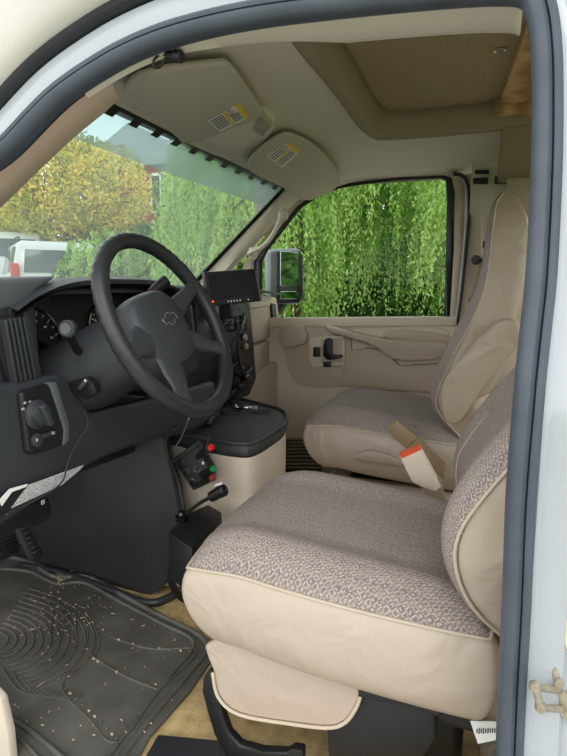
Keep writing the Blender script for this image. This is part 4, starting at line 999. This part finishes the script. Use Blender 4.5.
# ------------------------------------------------------------------ steering column and wheel
C0 = V((-.61, .34, .86)); tl = rad(26); WN = V((math.cos(tl), 0, math.sin(tl))); WA = Y; WB_ = V((-math.sin(tl), 0, math.cos(tl)))
ROT = rad(20)
def wp(a, b, n=0): return C0+WA*a+WB_*b+WN*n
colm = thing('steering_column', 'charcoal steering column shroud with stalks behind the steering wheel', 'steering column', wp(0, 0, -.3))
rings = []
for s, rx, ry, oy, oz in [(-.045, .045, .045, 0, 0), (-.06, .07, .065, 0, 0), (-.10, .082, .075, 0, 0), (-.17, .092, .08, -.006, -.005), (-.24, .11, .085, -.014, -.01), (-.33, .13, .09, -.02, -.01)]:
    r_ = []
    for k in range(32):
        t_ = 2*math.pi*k/32; c_, s_ = math.cos(t_), math.sin(t_); f = lambda q: abs(q)**.75*(1 if q > 0 else -1)
        r_.append(wp(f(c_)*rx+oy, f(s_)*ry+oz, s))
    rings.append(r_)
loft('shroud', rings, M['dash'], colm)
kp_ = P(66, 328, 'y', .17); kr = P(80, 352, 'y', .25)
tube('turn_stalk', [kr+V((0, .05, -.02)), kr, kr.lerp(kp_, .5)+V((0, 0, -.004)), kp_], .0085, M['black'], colm)
sto = lathe('stalk_knob', kp_+V((0, .01, -.002)), V((.25, -.95, .05)), [(.006, -.012), (.014, -.008), (.0165, 0), (.0165, .012), (.0135, .015), (.009, .0145)], M['dash'], colm, 24)
lathe('knob_face', kp_+V((0.003, -.004, -.001)), V((.25, -.95, .05)), [(.0105, 0), (.010, .002)], M['dashtop'], sto, 20)
lathe('knob_ring', kp_.lerp(kr, .12), kp_-kr, [(.013, 0), (.0145, .002), (.0145, .005), (.013, .007)], M['chrome'], sto, 20)
lathe('stalk_boot', kr+V((0, .012, -.004)), V((.1, -1, .1)), [(.026, -.01), (.024, .0), (.014, .006), (.011, .0)], M['black'], colm, 22)
prism('tilt_recess', Ps([(66, 383), (84, 377), (93, 384), (96, 393), (84, 400), (72, 392)], 'y', .215), Y*.02, M['black'], colm, .003, 2)
tube('tilt_lever', [P(80, 388, 'y', .215), P(84, 383, 'y', .20), P(86, 380, 'y', .195)], .004, M['silver'], colm)
sa, sb_ = wp(.07, .05, -.12), P(163, 285, 'y', .50)
tube('shift_lever', [P(150, 294, 'y', .45), P(158, 287, 'y', .47), P(166, 281, 'y', .49)], .013, M['black'], colm, rad_f=lambda f: .8+.4*f)
tube('wiper_stalk', [sa, wp(.16, .05, -.12)], .008, M['black'], colm)
sw = thing('steering_wheel', 'charcoal leather steering wheel with bow-tie emblem in front of the driver seat', 'steering wheel', C0)
R0 = .190
N = 120; n = 14; vs_, fs = [], []
for i in range(N):
    t_ = 2*math.pi*i/N; ca, sa_ = math.cos(t_), math.sin(t_)
    top = max(0, math.sin(t_-ROT)); side = abs(math.cos(t_))
    wav = .0016*math.sin(t_*52)*(1 if (rad(40) < t_ % (2*math.pi) < rad(200)) else 0)
    r_ = .0158
    for k in range(n):
        p_ = 2*math.pi*k/n; inner = max(0, -math.cos(p_))
        rr = r_+wav*(1 if top > .0 else 0)*(abs(math.cos(p_)))
        vs_.append(wp((R0+rr*math.cos(p_))*ca, (R0+rr*math.cos(p_))*sa_, rr*math.sin(p_)*1.05))
for i in range(N):
    for k in range(n):
        j = (i+1) % N; fs.append((i*n+k, j*n+k, j*n+(k+1) % n, i*n+(k+1) % n))
mesh('rim', vs_, fs, M['wheel'], sw)
def spoke(deg, w0, w1, bend=0, m='hub'):
    t_ = rad(deg); d = (math.cos(t_), math.sin(t_)); e = (-d[1], d[0]); rings = []
    for f, ww, th, nn in [(.05, w0, .016, -.022), (.09, w0, .016, -.018), (.12, w0*.85, .013, -.012), (.15, w1, .011, -.005), (.172, w1*1.05, .012, .0), (.186, w1*1.5, .012, .0)]:
        r_ = []
        for k in range(16):
            p_ = 2*math.pi*k/16; a_ = f; off = math.cos(p_)*ww/2+bend*(f-.06); nn_ = nn+math.sin(p_)*th*.8
            r_.append(wp(d[0]*a_+e[0]*off, d[1]*a_+e[1]*off, nn_))
        rings.append(r_)
    loft('spoke', rings, M[m], sw)
spoke(27, .05, .034); spoke(-25, .05, .032); spoke(-115, .085, .048); spoke(195, .07, .036)
# hub pad: rounded cushion
def rot2(a, b): return (a*math.cos(ROT*.5)-b*math.sin(ROT*.5), a*math.sin(ROT*.5)+b*math.cos(ROT*.5))
rings = []
for sc_, nn in [(.75, -.075), (1.0, -.065), (1.04, -.045), (1.03, -.023), (.98, -.013), (.9, -.007), (.6, -.001), (.25, .001)]:
    r_ = []
    for k in range(40):
        p_ = 2*math.pi*k/40; c_, s_ = math.cos(p_), math.sin(p_); f = lambda q, e_: abs(q)**e_*(1 if q > 0 else -1)
        a_ = f(c_, .6)*.092; b_ = f(s_, .65)*(.078 if s_ > 0 else .09)
        if s_ < 0: a_ *= 1-.18*(-s_)
        if s_ > 0: a_ *= 1-.06*s_
        a_, b_ = rot2(a_*sc_, b_*sc_); r_.append(wp(a_-.004, b_+.002, nn))
    rings.append(r_)
hb = loft('hub_pad', rings, M['hub'], sw, ang=60)
# lower hub piece
lp = [wp(*rot2(a_, b_-.012), -.008) for a_, b_ in [(-.045, -.05), (.045, -.045), (.06, -.072), (.03, -.095), (-.03, -.10), (-.055, -.075)]]
prism('hub_lower', lp, -WN*.03, M['black'], sw, .006, 3, sm=2)
# emblem outline: bow tie
def em(a_, b_):
    a_, b_ = a_*math.cos(ROT*.7)-b_*math.sin(ROT*.7), a_*math.sin(ROT*.7)+b_*math.cos(ROT*.7); return wp(a_+.002, b_+.012, .0025)
bt = [(-.026, -.007), (-.011, -.007), (-.008, -.013), (.012, -.013), (.014, -.007), (.029, -.007), (.026, .006), (.011, .006), (.009, .012), (-.011, .012), (-.013, .006), (-.029, .006)]
tube('emblem', [em(*q) for q in bt], .0011, M['silver'], hb, n=6, sm=0, closed=True)
tube('pad_seam', [wp(*rot2(a_, b_), -.006) for a_, b_ in [(-.088, .0), (-.066, -.004), (-.052, -.02), (-.046, -.048)]], .0012, M['black'], hb, n=6)

# ------------------------------------------------------------------ pedals, floor mat
bpd = thing('brake_pedal', 'wide ribbed brake pedal at the left edge of the footwell', 'pedal', P(5, 552, 'x', -1.02), 'pedals in the driver footwell')
pa = [P(x, y, 'x', -1.0) for x, y in [(-30, 552), (14, 533), (22, 545), (18, 553), (-25, 578)]]
pb = prism('pedal_pad', pa, V((-.02, 0, -.01)), M['rubberd'], bpd, .005, 2)
for k in range(6):
    f = (k+.7)/6.5; tube('pad_rib', [pa[0].lerp(pa[4], f)+V((.003, 0, .001)), pa[1].lerp(pa[3], f)+V((.003, 0, .001))], .003, M['dash'], pb, n=6, sm=0)
tube('pedal_arm', [P(-5, 555, 'x', -1.02), V((-1.15, .22, .45)), V((-1.2, .22, .6))], .012, M['black'], bpd)
apd = thing('accelerator_pedal', 'narrow ribbed accelerator pedal beside the black footwell liner', 'pedal', P(30, 540, 'x', -1.1), 'pedals in the driver footwell')
pa = [P(x, y, 'x', -1.08) for x, y in [(18, 526), (28, 523), (44, 553), (42, 559), (34, 560)]]
pb = prism('pedal_pad', pa, V((-.02, 0, -.01)), M['rubberd'], apd, .005, 2)
for k in range(6):
    f = (k+.7)/7; tube('pad_rib', [pa[0].lerp(pa[4], f)+V((.003, 0, .001))+(pa[1]-pa[0])*.15, pa[1].lerp(pa[2], f)+V((.003, 0, .001))-(pa[1]-pa[0])*.15], .0022, M['dash'], pb, n=6, sm=0)
tube('pedal_arm', [P(24, 530, 'x', -1.1), V((-1.2, .45, .42)), V((-1.25, .45, .58))], .010, M['black'], apd)

fm = thing('floor_mat', 'dirty black rubber floor mat with raised rims in the driver footwell', 'floor mat', (-.8, .3, 0))
mz = .012
mo_px = [(-120, 590), (-60, 540), (0, 552), (30, 556), (55, 571), (88, 571), (110, 583), (150, 606), (212, 640), (216, 652), (190, 690), (150, 735), (120, 790), (40, 860), (-200, 800)]
mpz = [P(x, y, 'z', mz) for x, y in mo_px]
prism('mat_sheet', [p for p in mpz], -Z*.010, M['mat'], fm, .003, 2)
def mline(pts, r, name='mat_ridge', m='mat', z=.014, flat=.7): return tube(name, [P(x, y, 'z', z) for x, y in pts], r, M[m], fm, n=8, sm=6, flat=flat)
mline([(0, 556), (28, 562), (54, 577), (86, 577), (108, 588), (150, 611), (206, 642), (188, 675), (150, 720), (110, 775)], .009)
mline([(0, 569), (30, 572), (56, 584), (84, 583), (120, 602), (160, 623), (194, 643), (170, 676), (140, 715), (95, 775)], .006)
mline([(0, 714), (20, 724), (60, 756), (80, 775)], .009)
mline([(-10, 723), (15, 735), (45, 765)], .006)
mline([(110, 637), (150, 649), (197, 651), (160, 690), (118, 742), (90, 720), (62, 686), (90, 658)], .003)
mline([(90, 655), (122, 675), (158, 690)], .0035, m='mat')
# curved grooves pattern: concentric raised arcs
for k in range(11):
    R_ = 14+k*7.5
    mline([(-8+R_*math.cos(rad(a_))*1.15, 640+R_*math.sin(rad(a_))*.62) for a_ in range(-70, 71, 20)], .0026, 'mat_arc')
for k in range(7):
    mline([(2+k*8+math.sin(k)*2, 668+k*4), (18+k*9, 690+k*2), (46+k*6, 700-k*1)], .0024, 'mat_arc')
for k in range(5):
    mline([(40+k*12, 590+k*6), (52+k*12, 610+k*8), (50+k*10, 636+k*6)], .0024, 'mat_arc')
# worn notched ridges
for L_ in ([(112, 638), (145, 647), (192, 652)], [(92, 658), (120, 674), (155, 688)], [(64, 688), (92, 714), (118, 741)]):
    pts = smooth_path([P(x, y, 'z', .014) for x, y in L_], 10)
    for p_ in pts[1:-1:2]: box('ridge_notch', p_+Z*.001, (.007, .005, .006), M['twig'] if random.random() < .2 else M['mat'], fm, .002)
# debris
rd = random.Random(11); vs_, fs = [], []
for k in range(240):
    if rd.random() < .5: x, y = rd.gauss(62, 20), rd.gauss(612, 14)
    elif rd.random() < .5: x, y = rd.gauss(60, 5), rd.gauss(578, 4)
    else: x, y = rd.uniform(5, 180), rd.uniform(590, 740)
    p_ = P(x, y, 'z', .0195); a_ = rd.uniform(0, 6.28); L_ = rd.uniform(.001, .004)*(2.5 if rd.random() < .08 else 1); w_ = rd.uniform(.0006, .0018)
    d = V((math.cos(a_), math.sin(a_), rd.uniform(-.2, .3))); s_ = V((-d.y, d.x, 0)); i = len(vs_)
    vs_ += [p_-d*L_-s_*w_, p_+d*L_-s_*w_, p_+d*L_+s_*w_+Z*.001, p_-d*L_+s_*w_, p_+Z*.002]; fs += [(i, i+1, i+4), (i+1, i+2, i+4), (i+2, i+3, i+4), (i+3, i, i+4), (i+3, i+2, i+1, i)]
o = mesh('leaf_debris', vs_, fs, M['twig'], None, False); tag(o, 'scattered dry leaf crumbs and grit on the rubber floor mat', 'debris', kind='stuff')
# black plate on the carpet
q = prism('rubber_plate', [P(x, y, 'z', .012) for x, y in [(158, 734), (232, 741), (240, 790), (120, 800)]], -Z*.011, M['liner'], None, .003)
tag(q, 'flat dark plate on the tan carpet at the lower edge, right of the floor mat', 'plate')
# lower corner of the door hinge pillar trim
q = prism('sill_trim', [G(x, y, .02) for x, y in [(-60, 640), (0, 700), (8, 735), (14, 800), (-60, 800)]], Y*.02, M['trimlight'], None, .005)
struct(q); q.name = 'trim_9'

# ------------------------------------------------------------------ sun visors and overhead items
def visor(label, px, zs_, lab):
    """px: outline in the photograph, zs_: heights per point"""
    pts = [P(x, y, 'z', z) for (x, y), z in zip(px, zs_)]
    # fit plane
    c_ = sum(pts, V((0, 0, 0)))/len(pts)
    nrm = V((0, 0, 0))
    for i in range(len(pts)): nrm += (pts[i]-c_).cross(pts[(i+1) % len(pts)]-c_)
    nrm.normalize()
    if nrm.z > 0: nrm = -nrm
    pl_ = [PN(x, y, c_, nrm) for x, y in px]
    t = thing('sun_visor', label, 'sun visor', c_, 'beige sun visors')
    prism('visor_panel', [p+nrm*.008 for p in pl_], -nrm*.018, M['visor'], t, .008, 4, sm=4)
    sm_ = smooth_path(pl_, 4, True)
    tube('visor_edge', [p for p in sm_], .0085, M['visor'], t, n=8, sm=0, closed=True)
    q = lambda l, d=.0095: [PN(x, y, c_+nrm*d, nrm) for x, y in l]
    A_, B_, C_, D_ = lab                # long side A->B, then C, D
    lb = prism('warning_label', q([A_, B_, C_, D_]), -nrm*.001, M['white'], t, 0)
    f2 = lambda u_, v_: (A_[0]*(1-u_)*(1-v_)+B_[0]*u_*(1-v_)+C_[0]*u_*v_+D_[0]*(1-u_)*v_, A_[1]*(1-u_)*(1-v_)+B_[1]*u_*(1-v_)+C_[1]*u_*v_+D_[1]*(1-u_)*v_)
    return t, q, lb, f2
v1, q1, lb1, f1 = visor('large driver sun visor with a wide warning label, folded against the headliner', [(130, 84), (150, 72), (215, 63), (228, 66), (242, 84), (258, 109), (256, 115), (240, 122), (190, 140), (176, 130), (150, 108), (131, 92)],
    [1.355, 1.365, 1.38, 1.385, 1.395, 1.395, 1.39, 1.375, 1.32, 1.325, 1.335, 1.35], [(208, 121), (239, 104), (250, 117), (220, 132)])
def bars(lb, q, f, spec):
    for name, u0, u1, v0, v1_, m in spec:
        prism(name, q([f(u0, v0), f(u1, v0), f(u1, v1_), f(u0, v1_)], .0106), V((0, 0, .0004)), M[m], lb, 0)
sp1 = [('label_block', .45, .52, .0, 1.0, 'yellow'), ('label_block', .86, 1.0, .0, 1.0, 'yellow')]
for k in range(6): sp1 += [('label_line', .04, .42, .10+.14*k, .15+.14*k, 'ink')]
for k in range(4): sp1 += [('label_line', .56, .83, .42+.13*k, .47+.13*k, 'ink')]
bars(lb1, q1, f1, sp1)
def prohibit(lb, q, f, u_, v_):
    c_ = f(u_, v_)
    tube('label_symbol', q([(c_[0]+3.2*math.cos(a_), c_[1]+2.6*math.sin(a_)) for a_ in [k*math.pi/8 for k in range(16)]], .011), .0008, M['red'], lb, n=5, sm=0, closed=True)
    tube('label_symbol', q([(c_[0]-2, c_[1]-2), (c_[0]+2, c_[1]+2)], .011), .0008, M['ink'], lb, n=5, sm=0)
prohibit(lb1, q1, f1, .64, .2)
v2, q2, lb2, f2_ = visor('smaller passenger sun visor with a short warning label, beside the far pillar', [(250, 164), (256, 154), (276, 138), (290, 135), (312, 146), (330, 163), (337, 176), (335, 186), (318, 195), (305, 198), (285, 186), (256, 172)],
    [1.335, 1.345, 1.375, 1.385, 1.385, 1.375, 1.36, 1.34, 1.31, 1.295, 1.30, 1.32], [(267, 157), (287, 142), (301, 151), (282, 168)])
sp2 = [('label_block', .86, 1.0, .0, 1.0, 'yellow'), ('label_block', .0, .8, .46, .53, 'yellow')]
for k in range(3): sp2 += [('label_line', .05+.0, .6, .08+.13*k, .12+.13*k, 'ink'), ('label_line', .05, .8, .6+.12*k, .64+.12*k, 'ink')]
bars(lb2, q2, f2_, sp2); prohibit(lb2, q2, f2_, .7, .22)
# pivots
def pivot(v, px, z, d):
    p_ = P(*px, 'z', z); o = box('pivot_bracket', p_, (.03, .035, .02), M['trim'], v, .005); lathe('pivot_rod', p_+V((0, 0, 0)), d, [(.007, -.02), (.008, 0), (.007, .03)], M['buckle2'], o, 14)
pivot(v1, (134, 88), 1.355, V((.2, 1, 0))); pivot(v2, (247, 167), 1.36, V((.3, 1, 0)))
lathe('clip', P(174, 133, 'z', 1.35), V((0, 0, -1)), [(.012, -.02), (.011, 0), (.006, .008)], M['trimdark'], v1, 16)
# overhead pod with lamp lens
pod_px = [(172, 134), (200, 130), (245, 113), (262, 112), (275, 120), (270, 135), (250, 156), (238, 163), (200, 150)]
pdz = [1.325, 1.345, 1.375, 1.385, 1.385, 1.37, 1.345, 1.335, 1.325]
pts = [P(x, y, 'z', z+.012) for (x, y), z in zip(pod_px, pdz)]
pod = thing('dome_lamp', 'overhead pod with a rectangular lamp lens between the two sun visors', 'dome lamp', P(258, 130, 'z', 1.38))
prism('lamp_housing', pts, Z*.05, M['headliner'], pod, .01, 3, sm=3)
lc = P(258, 130, 'z', 1.386)
lns = [P(x, y, 'z', 1.380) for x, y in [(248, 134), (262, 118), (270, 128), (258, 142)]]
prism('lamp_bezel', [P(x, y, 'z', 1.384) for x, y in [(245, 134), (261, 115), (273, 126), (260, 145)]], Z*.02, M['trim'], pod, .004, 3)
prism('lamp_lens', lns, Z*.01, M['lens'], pod, .003, 2)
# wire loop clip on the header above the driver visor
wc = thing('antenna_clip', 'small black connector with a wire loop clipped to the header above the driver visor', 'connector', P(172, 55, 'z', 1.35))
yy = .165
a_, b_ = P(167, 55, 'y', yy), P(186, 57, 'y', yy)
lathe('connector_body', a_, b_-a_, [(.003, -.004), (.007, 0), (.007, .012), (.0095, .015), (.0095, .026), (.0085, .027)], M['black'], wc, 18)
tube('wire_loop', [a_, P(160, 55, 'y', yy), P(154, 60, 'y', yy-.01), P(154, 67, 'y', yy-.01), P(160, 67, 'y', yy), P(165, 60, 'y', yy), P(166, 54, 'y', yy)], .0018, M['black'], wc, n=7)
tube('clip_arm', [P(166, 54, 'y', yy), P(170, 50, 'y', yy+.01), P(176, 47, 'y', yy+.02)], .005, M['black'], wc)
